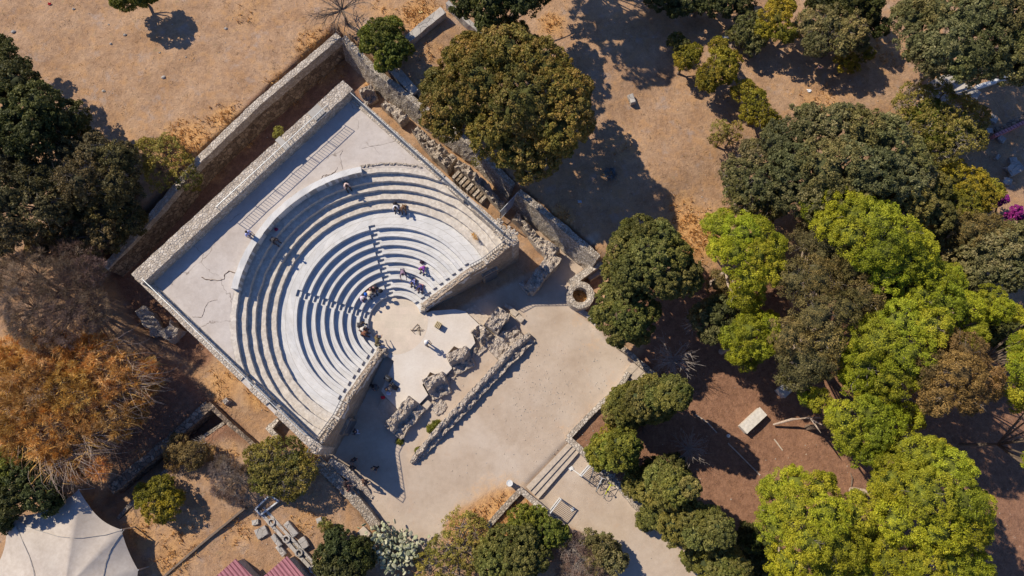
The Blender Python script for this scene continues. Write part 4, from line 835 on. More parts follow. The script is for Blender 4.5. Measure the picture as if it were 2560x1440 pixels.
def mklobes(lob,hc,ground=None,dome=.35,seed=0):
    rr=random.Random(seed); lob=list(lob); cxx=sum(l[0] for l in lob)/len(lob); cyy=sum(l[1] for l in lob)/len(lob)
    for l in list(lob):
        if l[2]>22:
            for _ in range(2):
                a=math.atan2(l[1]-cyy,l[0]-cxx)+rr.uniform(-1.2,1.2); lob.append((l[0]+math.cos(a)*l[2]*.8,l[1]+math.sin(a)*l[2]*.8,l[2]*rr.uniform(.28,.45),-hc*.08))
    cx=sum(l[0] for l in lob)/len(lob); cy=sum(l[1] for l in lob)/len(lob); dm=max([math.hypot(l[0]-cx,l[1]-cy) for l in lob]+[1])
    x,y,g=G(cx,cy); 
    z0=g+hc; x,y=W(cx,cy,z0); g=ground if ground is not None else gz(x,y); out=[]
    for l in lob:
        dr=math.hypot(l[0]-cx,l[1]-cy)/dm; h=hc*(1-dome*dr*dr)+(l[3] if len(l)>3 else 0)+rr.uniform(-.25,.25)*min(1,hc/3); z=g+h; X_,Y_=W(l[0],l[1],z); r=l[2]*mpp(l[0],l[1],z)
        z=max(z,g+r*.35); out.append((X_,Y_,z,r))
    return out,(x,y,g)
def tree(name,label,cat,sp,lob,hc,bark='bark',group=None,tw=0,twm='greywood',dome=.35,base=None,seed=0,downcut=-.3):
    L,(x,y,g)=mklobes(lob,hc,None,dome,seed)
    if base: x,y,g=G(*base)
    g=gz(x,y); root=thing(name,label,cat,(x,y,g),group); v,c=leaves(L,sp,RNG,downcut); leafobj('crown',v,c,root)
    if sp not in('sparse','brown','straw'):
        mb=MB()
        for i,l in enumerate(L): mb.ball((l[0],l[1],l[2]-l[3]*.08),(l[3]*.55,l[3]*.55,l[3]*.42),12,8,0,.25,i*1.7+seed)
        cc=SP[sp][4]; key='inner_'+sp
        if key not in M: M[key]=plain('inner_leaves_'+sp,tuple(k*.75 for k in cc[0]),.95,0,.4,3,.5)  # solid dark cores: the shade inside the crown put into their colour
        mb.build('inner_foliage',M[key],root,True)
    limbs((x,y,g),L,M[bark],root)
    if tw:
        mb=MB()
        for l in L: twigmesh(mb,(l[0],l[1],l[2]-l[3]*.2),l[3]*1.12,int(tw*l[3]),RNG,r=.012,sub=4)
        mb.build('bare_twigs',M[twm],root)
    return root
T=tree
T('oak_tree','big round olive-brown oak tree beside the north corner of the theatre','tree','oak',[(1180,150,62),(1270,130,65,.5),(1350,165,68,1.2),(1405,235,66,2),(1400,320,68,1.5),(1335,400,56,-1),(1245,330,74,-1),(1160,250,68,-1),(1100,280,46,-1),(1120,322,32,-1),(1200,210,80),(1310,260,85,.8),(1100,215,40,-.5),(1290,365,52,-1),(1425,280,46,2.2)],7.6,dome=.35,seed=1)
T('dark_tree','very dark evergreen tree cut off by the top edge above the oak','tree','dark',[(1165,8,35),(1230,0,55),(1290,-10,60),(1222,50,28),(1320,-30,50)],6.5,seed=2)
T('round_bush','round dark green bush growing on the north corner of the retaining wall','bush','bush',[(955,95,42),(930,100,30),(990,125,38),(965,150,28),(975,75,28)],1.9,seed=3)
T('small_tree','small bright green tree at the top edge with its round shadow on the field','tree','bush',[(330,-12,40),(300,-8,26),(362,-15,30)],3.0,base=(372,12),seed=4)
# west woods
T('evergreen_tree','darkest evergreen tree at the left edge bordering the dry field','tree','dark',[(-5,150,50),(40,215,55),(95,265,60),(165,300,50),(15,290,70),(70,330,60),(-20,230,60)],6.5,seed=5)
T('evergreen_tree','olive evergreen tree whose light tufts edge the shadow on the field','tree','west',[(165,375,50),(235,385,45),(290,400,42),(120,430,60),(210,450,60),(285,460,50),(320,420,28)],5.0,tw=9,seed=6)
T('evergreen_tree','olive tree with grey twigs at the left edge below the darkest evergreen','tree','west',[(20,400,60),(70,470,60),(10,500,60),(110,520,55),(30,570,60)],4.6,tw=12,seed=7)
T('evergreen_tree','dark twiggy tree between the olive trees and the ditch of the theatre','tree','west',[(200,520,55),(270,530,55),(180,590,55),(250,590,50),(310,500,40),(330,560,35),(120,600,50)],4.0,tw=12,seed=8)
T('thin_shrub','thin yellow-green shrub with fine branches on the edge of the field','shrub','sparse',[(420,385,42),(400,430,38),(450,420,34),(370,380,30),(470,450,28)],1.8,tw=16,twm='brownwood',seed=9)
T('bare_tree','large leafless purplish-brown tree with branches fanning out at the left','tree','brown',[(90,690,60),(160,720,75),(80,770,65),(170,800,60),(215,690,45),(40,700,55),(230,770,45),(110,840,45),(180,640,40)],4.2,tw=45,twm='brownwood',seed=10)
T('reed_thicket','broad orange and tan reed thicket along the left edge','thicket','straw',[(60,930,60),(130,900,55),(210,900,50),(270,920,50),(110,980,70),(200,980,65),(290,980,50),(330,950,35),(50,1040,65),(140,1070,65),(220,1060,55),(290,1050,40),(70,1110,50),(180,1130,45),(370,930,24),(360,990,20),(340,1030,24),(250,1170,22),(200,1185,20),(380,960,18),(20,880,30),(160,860,24),(240,865,22)],3.6,tw=34,twm='brownwood',seed=11)
T('evergreen_tree','dark green tree between the orange reeds and the tent','tree','dark',[(60,1190,40),(100,1230,42),(30,1245,40),(130,1260,25),(10,1290,30)],3.6,seed=12)
T('green_shrub','light green leafy shrub at the left edge above the tent','shrub','bush',[(25,1160,38),(60,1140,28),(10,1200,25),(225,1175,18)],3.2,seed=13)
T('round_bush','round yellow-green bush alone in the dry grass right of the tent','bush','yellow',[(370,1240,28),(405,1225,30),(430,1250,26),(395,1270,32),(420,1280,22)],1.7,seed=14)
T('thin_shrub','orange twiggy shrub at the edge of the ditch','shrub','rust',[(450,1120,28),(480,1135,30),(440,1150,22),(510,1130,22)],1.3,tw=40,twm='brownwood',seed=15)
T('grey_shrub','grey leafless rounded shrub beside the big olive bush','shrub','brown',[(570,1180,32),(600,1200,30),(560,1215,28),(590,1235,22)],1.4,tw=50,twm='greywood',seed=16)
T('olive_bush','big olive-green bush at the south corner of the theatre','bush','sparse',[(670,1150,42),(720,1130,36),(760,1165,34),(700,1190,46),(655,1195,30),(745,1200,32),(640,1140,25),(690,1120,24),(720,1225,24),(765,1140,20)],2.2,tw=14,seed=17) 
T('olive_bush','olive undergrowth inside the big bush at the south corner','bush','grey',[(690,1170,42),(735,1170,36),(660,1165,32)],1.6,seed=18)
T('round_bush','dark green leafy bush at the bottom edge left of the cactus','bush','dark',[(850,1370,42),(890,1395,40),(825,1400,38),(865,1425,45),(905,1365,22)],2.2,seed=19)
T('thin_shrub','orange-green feathery shrub below the dry grass at the bottom edge','shrub','sparse',[(1150,1320,40),(1190,1330,30),(1120,1370,40),(1170,1380,40),(1080,1410,40),(1130,1430,45)],1.6,tw=10,seed=20)
T('round_bush','dense green bush in the bottom centre','bush','laurel',[(1255,1365,42),(1310,1350,36),(1240,1405,45),(1300,1400,48),(1345,1390,32),(1210,1395,28),(1280,1440,45)],2.4,seed=21)
T('flowering_bush','yellow-green bush with few magenta flowers beside the lower gate wall','bush','bush',[(1310,1300,32),(1345,1290,22),(1370,1330,36),(1400,1340,24),(1330,1330,30),(1290,1320,20)],1.5,tw=12,twm='brownwood',seed=22)
T('grey_shrub','grey twiggy shrub at the bottom edge beside the path','shrub','brown',[(1430,1370,30),(1445,1405,36),(1470,1430,40),(1425,1435,30)],1.5,tw=40,twm='greywood',seed=23)
T('round_bush','green bush joined to the grey shrub at the bottom of the path','bush','grey',[(1475,1350,22),(1510,1375,32),(1530,1405,30),(1490,1400,30)],1.7,seed=24)
def wisps(root,c,n,mat,R,r=.012,dirs=(-1.6,.5)):
    mb=MB()
    for i in range(n):
        x,y,z=c[RNG.integers(0,len(c))][:3]; x+=RNG.normal(0,.7); y+=RNG.normal(0,.7); z+=.6+RNG.random()*.5; a=RNG.uniform(*dirs); L=R*RNG.uniform(.5,1.2); pts=[]
        for k in range(6):
            t=k/5; pts.append((x+math.cos(a)*L*t,y+math.sin(a)*L*t,z+.5*L*t-.75*L*t*t)); a+=RNG.normal(0,.08)
        mb.tube(pts,[r*1.4,r*1.2,r,r,r*.8,r*.5],3,0,False)
    mb.build('drooping_stems',mat,root)
M['palestem']=plain('pale_dry_stem',(.50,.38,.28),.9,0,.25,5); M['goldstem']=plain('golden_dry_stem',(.62,.36,.10),.9,0,.3,5)
for o in [o for o in bpy.data.objects if o.name.startswith('reed_thicket')]:
    cs=[(*W(a,b,4.6),4.6) for a,b in [(250,900),(300,950),(330,960),(280,1010),(230,1070),(200,1120),(150,1140),(60,1000),(120,950),(170,1020),(90,1080)]]
    wisps(o,cs,700,M['palestem'],2.4); wisps(o,cs,800,M['goldstem'],1.6,.016,(-3.1,3.1)); wisps(o,cs,300,M['brownwood'],2.6,.014,(-2.2,1.2))
# conifers along the path
def conifer(label,tx,ty,h,r,seed,sp='laurel',lean=.2):
    "tall column; tx,ty: centre of its top in the photo"
    zt=-.8+h; x,y=W(tx,ty,zt); g=gz(x,y); rr=random.Random(seed); L=[]; n=int(h*1.1)
    for i in range(n):
        t=i/(n-1); z=g+.9+(h-1.5)*t; k=math.sin(math.pi*(.18+.68*t))**.7
        for q in range(2):
            a=rr.uniform(0,6.28); o=r*.38*k; ln=(t-1)*h*lean; L.append((x+ln+math.cos(a)*o,y+math.sin(a)*o,z+rr.uniform(-.3,.3),r*.68*k))
    root=thing('conifer',label,'tree',(x,y,g),'tall conifers beside the lower path'); v,c=leaves(L,sp,RNG,-.5); leafobj('crown',v,c,root)
    mb=MB()
    for i,l in enumerate(L): mb.ball(l[:3],(l[3]*.62,l[3]*.62,l[3]*.7),10,7,0,.14,i*1.7+seed)
    mb.build('inner_foliage',M['inner_laurel'] if 'inner_laurel' in M else M['bark'],root,True); MB().tube([(x-h*lean,y,g-.2),(x-h*lean*.5,y,g+h*.5)],[.22,.1],8).build('trunk',M['bark'],root)
M['inner_laurel']=plain('inner_leaves_laurel',(.035,.045,.012),.95,0,.4,3,.5)  # dark green core, inner shade of the conifers put into the colour
conifer('tall dark conifer with bare grey branches at its lower side',1700,985,9.5,1.75,25)
conifer('shorter dark conifer joined to the left of the tall one',1628,1000,8,1.7,125)
conifer('smooth bright oval conifer beside the bicycles',1572,1122,7.5,1.6,26,'bush')
conifer('long oval conifer between the bicycles and the dark hollow',1722,1220,10,1.6,27)
conifer('longest olive conifer beside the lower path',1815,1330,10.5,1.6,28,lean=.3)
conifer('conifer at the bottom edge where the path leaves the picture',1870,1430,8,1.6,29)
T('evergreen_tree','low dark bush in the hollow between two conifers','bush','dark',[(1640,1180,30),(1680,1170,30),(1610,1190,22),(1700,1190,22)],1.2,seed=30)
T('yellow_shrub','yellowish shrub leaning on the tall dark conifer','shrub','yellow',[(1530,1075,20),(1550,1055,22),(1575,1060,18),(1510,1100,18)],1.0,seed=31)
# centre right
T('evergreen_tree','large grey-green evergreen tree right of the round well','tree','laurel',[(1600,590,46),(1645,600,45),(1560,625,40),(1620,645,55),(1680,640,46),(1580,685,50),(1700,690,48),(1650,700,50),(1540,665,32),(1725,700,25)],8.0,seed=32)
T('evergreen_tree','dense dark green evergreen overhanging the eastern yard kerb','tree','laurel',[(1530,745,34),(1575,745,40),(1520,790,36),(1570,800,48),(1545,830,32),(1610,780,34),(1600,830,28)],6.5,seed=33)
T('small_shrub','small olive shrub in the gap between the evergreens and the pines','shrub','olive',[(1795,710,26),(1800,735,20)],1.6,seed=34)
T('evergreen_tree','olive-green tree above the silver dead branches','tree','grey',[(1765,795,34),(1800,780,34),(1830,810,34),(1780,830,28),(1850,770,28)],5,seed=35)
# bright pines
PG='bright green pines on the east side'
T('pine_tree','westernmost bright pine tree, beside the orange straw patch','tree','pine',[(1805,570,40),(1850,590,46),(1895,590,38),(1845,635,44),(1800,625,26),(1890,640,42),(1930,620,30),(1870,690,40),(1920,680,40),(1865,735,36)],8.5,'palebark',PG,tw=2,seed=36)
T('pine_tree','bright pine tree forming a long arc north of the olive-brown tree','tree','pine',[(2050,520,42),(2095,515,44),(2140,540,50),(2190,560,55),(2240,590,55),(2285,625,48),(2200,620,55),(2255,655,48),(2300,665,36),(2130,590,46),(2215,690,40),(2065,560,34),(2160,640,30)],10.5,'palebark',PG,tw=2,seed=37)
T('pine_tree','large bright pine tree in the middle of the east side','tree','pine',[(2330,700,44),(2290,740,50),(2350,760,55),(2410,770,42),(2320,820,55),(2250,810,55),(2195,850,60),(2265,880,60),(2165,910,55),(2145,865,40),(2235,935,55),(2190,975,45),(2135,950,32),(2430,830,34),(2375,700,32)],10.5,'palebark',PG,tw=2,seed=38)
T('pine_tree','bright pine tree leaning over the bare pale branch','tree','pine',[(2050,1000,26),(2110,1045,40),(2165,1030,40),(2215,1050,46),(2265,1040,36),(2130,1095,40),(2165,1130,34),(2020,990,22),(2190,1085,34)],9,'bark',PG,seed=39)
T('pine_tree','rounded bright pine tree nearest the dark southeastern shade','tree','pine',[(2255,1125,48),(2310,1150,58),(2370,1175,55),(2235,1205,56),(2310,1235,72),(2395,1245,56),(2440,1275,40),(2250,1300,56),(2340,1320,60),(2410,1320,46),(2440,1330,30),(2215,1260,34)],11,'palebark',PG,tw=2,seed=40)
T('pine_tree','wide bright pine tree along the bottom edge','tree','pine',[(1945,1225,40),(1990,1215,40),(2045,1225,44),(1985,1275,52),(2060,1290,56),(2130,1285,46),(1940,1310,44),(2020,1350,56),(2100,1360,56),(1975,1400,50),(2170,1360,52),(2060,1430,56)],9.5,'palebark',PG,tw=2,seed=41)
T('pine_tree','bright pine tree in the bottom right corner behind the rounded one','tree','pine',[(2230,1400,52),(2300,1400,54),(2370,1410,52),(2430,1420,44),(2160,1430,45),(2290,1450,50),(2400,1460,50)],9,'palebark',PG,tw=2,seed=42)
T('pine_tree','pale bright pine tree hanging over the dark yard beside the dead branches','tree','pine',[(1830,840,26),(1870,830,36),(1915,820,34),(1850,880,26),(1900,865,30),(1935,850,24),(1868,905,20),(1880,795,26)],7.5,'palebark',PG,tw=2,seed=43)
T('pine_tree','bright pine tree cut by the right edge','tree','pine',[(2550,870,28),(2555,920,34),(2560,975,36),(2545,1005,22)],11,'bark',PG,seed=44)
T('pine_tree','small bright pine tree left of the right edge beside the olive trees','tree','pine',[(2480,745,28),(2505,775,24),(2475,790,22),(2530,780,22)],8,'bark',PG,seed=45)
T('olive_brown_tree','large feathery olive-brown tree surrounded by bright pines','tree','olive',[(2020,605,44),(2075,620,50),(2125,680,48),(2045,700,60),(2155,740,48),(1990,700,44),(2045,790,58),(2110,770,44),(1975,840,46),(2015,890,60),(2065,850,40),(2140,640,34),(1990,930,40),(2060,910,30)],9.5,'palebark',None,tw=5,seed=46)
T('rust_tree','reddish-brown conifer on the right between pines and dark shade','tree','rust',[(2360,860,42),(2410,880,46),(2335,920,42),(2400,935,50),(2455,940,42),(2355,985,40),(2420,990,36),(2330,1010,26),(2470,970,26),(2480,945,20)],11.5,'palebark',None,tw=4,seed=47)
# north-east woods
T('broadleaf_tree','very large grey-green tree right of the dry clearing','tree','grey',[(1955,355,46),(2015,320,50),(2080,315,52),(2150,330,56),(2215,350,56),(2260,400,56),(1990,415,60),(2070,420,70),(2150,430,72),(2230,450,60),(1975,480,52),(2050,490,50),(2290,440,44),(2120,490,50)],8.5,seed=48)
T('dark_tree','dark green tree below the very large grey-green one','tree','laurel',[(2280,510,50),(2330,470,40),(2235,520,46),(2340,540,44),(2200,500,34)],7,seed=49)
T('grey_tree','pale grey twiggy tree at the left of the very large grey-green one','tree','grey',[(1880,400,44),(1850,440,40),(1900,460,48),(1860,490,42),(1915,510,36),(1925,420,34)],6,tw=26,seed=50)
T('light_tree','thin light green tree over the pale ruin slab','tree','sparse',[(2290,255,46),(2340,250,42),(2390,280,46),(2330,320,50),(2390,340,46),(2270,310,40),(2430,300,36),(2430,350,30),(2350,380,34)],5.5,tw=14,seed=51)
T('light_tree','leafy part of the light green tree nearest the debris','tree','bush',[(2330,295,40),(2380,325,42),(2345,350,36),(2295,300,30)],5,seed=52)
T('yellow_tree','yellow autumn tree beside the magenta flowers','tree','yellow',[(2385,440,36),(2425,465,40),(2455,495,34),(2370,490,34),(2410,510,36),(2480,480,24)],5,seed=53)
T('broadleaf_tree','dark green trees under the magenta flowers at the right','tree','olive',[(2370,560,44),(2420,575,46),(2475,585,44),(2340,600,30),(2520,600,34)],5.5,seed=54)
T('broadleaf_tree','olive-green spreading tree at the right edge below the magenta flowers','tree','grey',[(2385,640,40),(2435,630,46),(2490,625,50),(2540,600,46),(2445,685,42),(2510,680,44),(2555,660,40)],6,seed=55)
T('dry_shrub','pinkish-brown shrub between the arc pine and the spreading olive tree','shrub','brown',[(2350,635,28),(2375,660,28),(2395,615,22)],3.4,tw=30,twm='brownwood',seed=56)
T('flowering_shrub','magenta bougainvillea at the right edge','shrub','magenta',[(2540,530,15),(2522,545,12),(2555,545,13),(2495,505,10),(2512,498,8)],3.0,seed=57)
T('broadleaf_tree','huge dark olive tree filling the top right corner','tree','grey',[(2285,50,48),(2345,30,60),(2415,50,70),(2495,40,70),(2555,100,60),(2300,105,48),(2365,110,62),(2440,135,66),(2505,155,56),(2335,155,36),(2560,175,44),(2450,-10,70),(2530,-30,70),(2400,165,34)],9,seed=58)
T('broadleaf_tree','green-grey bushy tree in the middle of the top right group','tree','grey',[(2025,65,36),(2075,55,38),(2125,75,36),(2040,112,28),(2160,45,30),(2105,105,28),(2145,100,24)],3.6,tw=26,seed=59)
T('evergreen_tree','dark tree touching the top edge left of the huge olive tree','tree','dark',[(2170,20,34),(2120,5,40),(2060,0,40),(2200,70,22)],3.8,seed=60)
T('small_tree','bright yellow-green tree at the top between grey shrubs','tree','yellow',[(1940,40,38),(1915,70,26),(1955,80,28),(1960,20,24)],3.6,seed=61)
T('grey_shrub','grey-green twiggy shrub left of the bright yellow-green tree','shrub','grey',[(1870,55,28),(1855,85,28),(1890,95,26),(1880,120,22)],2.0,tw=26,seed=62)
T('evergreen_tree','row of shrubs along the top edge above the shaded clearing','tree','dark',[(1650,-5,34),(1700,5,36),(1750,0,36),(1800,8,34),(1850,0,34)],2.2,seed=63)
T('round_bush','small bright bush left of the two joined bushes in the clearing','bush','yellow',[(1720,145,28),(1735,132,20),(1708,158,18)],2.4,seed=64)
T('round_bush','larger pair of joined bright bushes under the white cloth','bush','yellow',[(1785,185,34),(1805,158,34),(1795,120,24),(1830,150,22),(1770,205,24),(1815,180,26)],2.8,seed=65)
T('dark_shrub','small black-green shrub above the small bright bush','shrub','dark',[(1692,105,18),(1705,118,16)],1.6,seed=66)
T('olive_shrub','olive shrub with dead grey twigs below the joined bright bushes','shrub','yellow',[(1860,228,26),(1885,255,28),(1905,290,30),(1875,280,24),(1925,310,24)],2.6,tw=20,seed=67)
T('thin_shrub','thin green shrub with crooked bare branches in the clearing','shrub','sparse',[(1800,325,22),(1830,330,22),(1790,350,16)],2.2,tw=14,twm='brownwood',seed=68)
T('round_bush','low bright bush in the grassy clearing, the larger of two','bush','yellow',[(2110,155,22),(2130,165,18),(2120,145,16)],2.0,seed=69)
T('round_bush','low bright bush in the grassy clearing, the smaller of two','bush','yellow',[(2168,135,17),(2160,128,12)],2.0,seed=70)
T('undergrowth_bush','dark undergrowth at the right edge below the small pine','bush','dark',[(2500,830,36),(2540,820,30),(2470,830,26)],2,seed=71)
T('undergrowth_bush','low green undergrowth between the wide pine and the longest conifer','bush','dark',[(1890,1360,36),(1900,1400,40),(1870,1340,24)],1.6,seed=72)
T('undergrowth_bush','dark undergrowth in the gap under the arc pine','bush','dark',[(2240,700,34),(2210,740,36),(2260,760,30)],2.2,seed=73)
T('dark_tree','tall dark tree beyond the top edge shading the clearing','tree','dark',[(1330,-230,60),(1400,-260,80),(1470,-250,70),(1390,-190,70),(1500,-300,60),(1290,-280,60)],9.5,dome=.15,seed=74)
T('pine_tree','bright pine tree just beyond the right edge shading the dark southeast','tree','pine',[(2640,1010,60),(2650,1090,60),(2620,1150,50),(2660,1200,60)],10,'bark',PG,seed=75)
T('pine_tree','pine tree beyond the right edge beside the dark southeastern shade','tree','pine',[(2610,820,50),(2640,880,60),(2600,900,40)],12,'bark',PG,seed=76)
# bare branches
def bare(name,label,c,h,R,n,mat,cat='branches',r=.02,sub=5,flat=.5,dirs=None):
    x,y=W(*c,0)[:2]; x,y,g=G(*c); root=thing(name,label,cat,(x,y,g)); mb=MB(); mb.tube([(x,y,g-.1),(x+.05,y,g+h*.5),(x,y,g+h)],[r*4,r*3,r*2.4],6); mb.build('trunk',M[mat],root)
    mb=MB(); twigmesh(mb,(x,y,g+h),R,n,RNG,r=r,sub=sub,flat=flat); mb.build('branches',M[mat],root); return root
bare('dead_tree','silver dead branches in the gap right of the yard','' and 0 or (1668,905),2.2,1.9,46,'greywood',r=.022,sub=6,flat=.7)
bare('dead_tree','upper clump of silver dead branches beside the olive-green tree',(1712,822),2.6,1.3,34,'greywood',r=.02,sub=6)
bare('dead_tree','purplish-grey fan of dead branches under the tall dark conifer',(1592,1060),1.4,1.3,44,'brownwood',r=.018,sub=5,flat=.3)
bare('dead_tree','grey leafless shrub in the shade right of the tall dark conifer',(1715,1120),1.0,1.45,50,'greywood',r=.016,sub=5,flat=.5)
bare('dead_tree','leafless tree leaning over the top edge near the north corner',(868,60),1.9,2.9,22,'bark',r=.035,sub=8,flat=.5)
bare('dead_tree','crooked pale branches at the right edge',(2535,890),1.8,1.6,16,'greywood',r=.03,sub=4)
bare('dead_tree','white dead twigs in the dry grass near the ditch',(520,1110),1.0,.8,26,'greywood',r=.015,sub=4)
bare('dead_tree','crooked brown branches below the thin green shrub',(1812,368),1.2,1.2,14,'bark',r=.026,sub=4,flat=.3)
bare('dead_tree','pale leafless branches over the ruin slab at the upper right',(2400,200),2.4,1.7,34,'greywood',r=.018,sub=5)
r=thing('fallen_branch','long pale bare pine branch lying across the reddish shade','branch',G(1960,1060))
P=[G(1930,1062,.3),G(1965,1050,1.2),G(2000,1047,2.0),(*W(2030,1050,3.2),3.2),(*W(2055,1062,3.7),3.7)]; MB().tube(P,[.08,.11,.10,.09,.06],8).build('main_branch',M['palebark'],r)
MB().tube([P[3],(*W(2045,1072,3.4),3.4),(*W(2052,1082,3.3),3.3)],[.08,.05,.02],6).build('side_branch',M['palebark'],r); MB().tube([P[2],(*W(2100,1045,3.0),3.0),(*W(2155,1042,4.0),4.0)],[.06,.055,.04],6).build('side_branch',M['palebark'],r)
mb=MB(); P=[G(2125,1182,.06),G(2129,1195,.12),G(2128,1208,.1),G(2127,1220,.05)]; mb.tube(P,[.03,.06,.06,.03],6); tag(mb.build('fallen_branch',M['bark'],loc=P[0]),'short dark fallen branch near the rounded pine','branch')
# prickly pear
x,y,g=G(985,1372); ct=thing('prickly_pear','grey-green prickly pear cactus spreading at the end of the yard wall','cactus',(x,y,g)); M['cactus']=plain('cactus_skin',(.27,.29,.17),.7,0,.3,6); M['cactus2']=plain('pale_cactus_skin',(.42,.41,.27),.7,0,.3,6)
def padmesh(mb,c,r,nrm,m):
    n=Vector(nrm).normalized(); t=n.orthogonal().normalized(); t.rotate(__import__('mathutils').Quaternion(n,random.uniform(0,6.28))); b=n.cross(t); vs=[];fs=[];k=10; c=Vector(c)
    for s_,dz,rr in((0,-.035,.6),(1,-.02,.95),(2,.02,.95),(3,.035,.6)):
        for i in range(k): a=6.283*i/k; vs.append(tuple(c+t*math.cos(a)*r*rr*1.25+b*math.sin(a)*r*rr+n*dz))
    for s_ in range(3):
        for i in range(k): fs.append((s_*k+i,s_*k+(i+1)%k,(s_+1)*k+(i+1)%k,(s_+1)*k+i))
    fs+=[tuple(range(k))[::-1],tuple(range(3*k,4*k))]; mb.add(vs,fs,m)
pads=[]
for k_ in range(450):
    cx_,cy_=[(960,1335),(985,1350),(1015,1380),(985,1405),(950,1375),(1030,1360)][k_%6]
    px=cx_+random.gauss(0,17); py=cy_+random.gauss(0,15); q=G(px,py); h=max(.2,random.uniform(.3,1.7)); pads.append(((q[0],q[1],q[2]+h),random.uniform(.10,.19),(random.gauss(0,.8),random.gauss(0,.8),random.uniform(.1,1)),random.randrange(2),h))
pads.sort(key=lambda t:-t[4])
for pd in pads[:100]: mb=MB(); padmesh(mb,*pd[:3],0); mb.build('pad',M['cactus2'] if pd[3] else M['cactus'],ct)
mb=MB()
for pd in pads[100:]: padmesh(mb,*pd[:4])
o=mb.build('pad_mass',[M['cactus'],M['cactus2']],ct); o['kind']='stuff'
v,c=leaves([(*G(1525,437)[:2],G(1525,437)[2]+.1,.42)],'agave',RNG); r=thing('agave_plant','blue-grey spiky plant in the shade below the big oak','plant',G(1525,437)); leafobj('leaves',v,c,r)
for a,b,l in [(725,1300,'small pale prickly plant on the shaded sand')]:
    q=G(815,1312); r=thing('small_plant',l,'plant',q); v,c=leaves([(q[0],q[1],q[2]+.3,.35),(q[0]+.4,q[1]-.3,q[2]+.3,.3)],'sparse',RNG); leafobj('leaves',v,c,r)
q=(*W(1080,1070,-.4),-.4); r=thing('weed_clump','green weeds growing at the foot of the long stage wall','weeds',q); v,c=leaves([(*W(1090,1062,-.4),-.5,.22),(*W(1077,1073,-.4),-.5,.2),(*W(1000,1102,-.55),-.55,.15),(*W(1045,1125,-.55),-.55,.12)],'bush',RNG,.1); leafobj('leaves',v,c,r)
q=(*W(692,322,2),2); r=thing('weed_clump','small green-yellow weed growing on the outside of the rear parapet','weeds',q); v,c=leaves([(*W(697,325,6.3),6.2,.2),(*W(690,336,6.2),6.1,.16)],'sparse',RNG); leafobj('leaves',v,c,r)
q=(*W(1187,592,4.2),4.2); r=thing('weed_clump','dry tuft growing on the upper bench near the eastern corner','weeds',q); mb=MB(); [twigmesh(mb,(*W(a,b,4.4),4.42),.24,40,RNG,r=.008,sub=2) for a,b in((1183,587),(1187,592),(1191,598))]; mb.build('dry_stems',M['goldstem'],r)
# dry grass, litter, pebbles, stones
def stuffmesh(name,label,cat,pts,mat=None,leafcols=None,size=(.1,.25),tall=.25):
    n=len(pts); P=np.array(pts); q=P.repeat(6,axis=0)+np.concatenate([RNG.normal(0,.12,(n*6,2)),np.zeros((n*6,1))],1); N_=len(q); a=RNG.random(N_)*6.283; s=RNG.uniform(*size,(N_,1)); d=np.stack([np.cos(a),np.sin(a),np.zeros(N_)],1); up=np.concatenate([RNG.normal(0,.6,(N_,2)),np.full((N_,1),tall/.25)],1); up/=np.linalg.norm(up,axis=1)[:,None]
    v=np.stack([q-d*s*.12,q+up*s*.5,q+up*s+d*s*.2,q+d*s*.12],1).reshape(-1,3); c=np.array(leafcols)[RNG.integers(0,len(leafcols),N_)]*RNG.uniform(.7,1.25,(N_,1)); c=np.concatenate([c,np.ones((N_,1))],1).repeat(4,axis=0)
    o=leafobj(name,v,c,None); return tag(o,label,cat,kind='stuff')
pts=[]; okr=np.argwhere((RS>.35)&(X>-48)&(X<48)&(Y>-14)&(Y<42)&(GR<.3))
ok=np.argwhere((Zb>-9)&(X>-50)&(X<50)&(Y>-15)&(Y<44)&(GR<.25)); inE=inpoly(X,Y,ENC)
for i,j in ok[RNG.choice(len(ok),24000)]:
    k=ST_[i,j]*(1-GR[i,j]); 
    if RNG.random()<.25+k*1.3-RS[i,j]*.2: pts.append((X[i,j]+RNG.uniform(-.15,.15),Y[i,j]+RNG.uniform(-.15,.15),Zb[i,j]))
stuffmesh('dry_grass','short dry grass tufts scattered over the fields','grass',pts,leafcols=[(.42,.25,.12),(.26,.17,.08),(.52,.36,.18),(.16,.10,.05),(.24,.20,.07)],size=(.06,.17))
pts=[]
for i,j in okr[RNG.choice(len(okr),9000)]: pts.append((X[i,j]+RNG.uniform(-.15,.15),Y[i,j]+RNG.uniform(-.15,.15),Zb[i,j]+.01))
stuffmesh('leaf_litter','fallen orange and brown leaves under the trees','leaves',pts,leafcols=[(.40,.20,.08),(.28,.13,.06),(.50,.30,.14),(.12,.07,.04)],size=(.05,.11),tall=.06)
pts=[]
for i,j in ok[RNG.choice(len(ok),60000)]:
    if ST_[i,j]>.3+RNG.random()*.5: pts.append((X[i,j]+RNG.uniform(-.15,.15),Y[i,j]+RNG.uniform(-.15,.15),Zb[i,j]))
stuffmesh('tall_dry_grass','taller golden dry grass patches along the walls','grass',pts,leafcols=[(.55,.28,.08),(.62,.36,.13),(.45,.24,.09),(.60,.42,.22)],size=(.15,.42))
mb=MB(); okA=np.argwhere((X>-48)&(X<48)&(Y>-12)&(Y<42)); 
for i,j in okA[RNG.choice(len(okA),5200)]:
    x=X[i,j]+RNG.uniform(-.15,.15); y=Y[i,j]+RNG.uniform(-.15,.15); s=.022+.05*RNG.random()**4; z=Zb[i,j]+.004
    if abs(x)<48: mb.add([(x-s,y,z),(x,y-s*.8,z),(x+s*.9,y,z),(x,y+s,z),(x+s*.1,y,z+s*.9)],[(0,1,4),(1,2,4),(2,3,4),(3,0,4)],int(RNG.integers(0,2)))
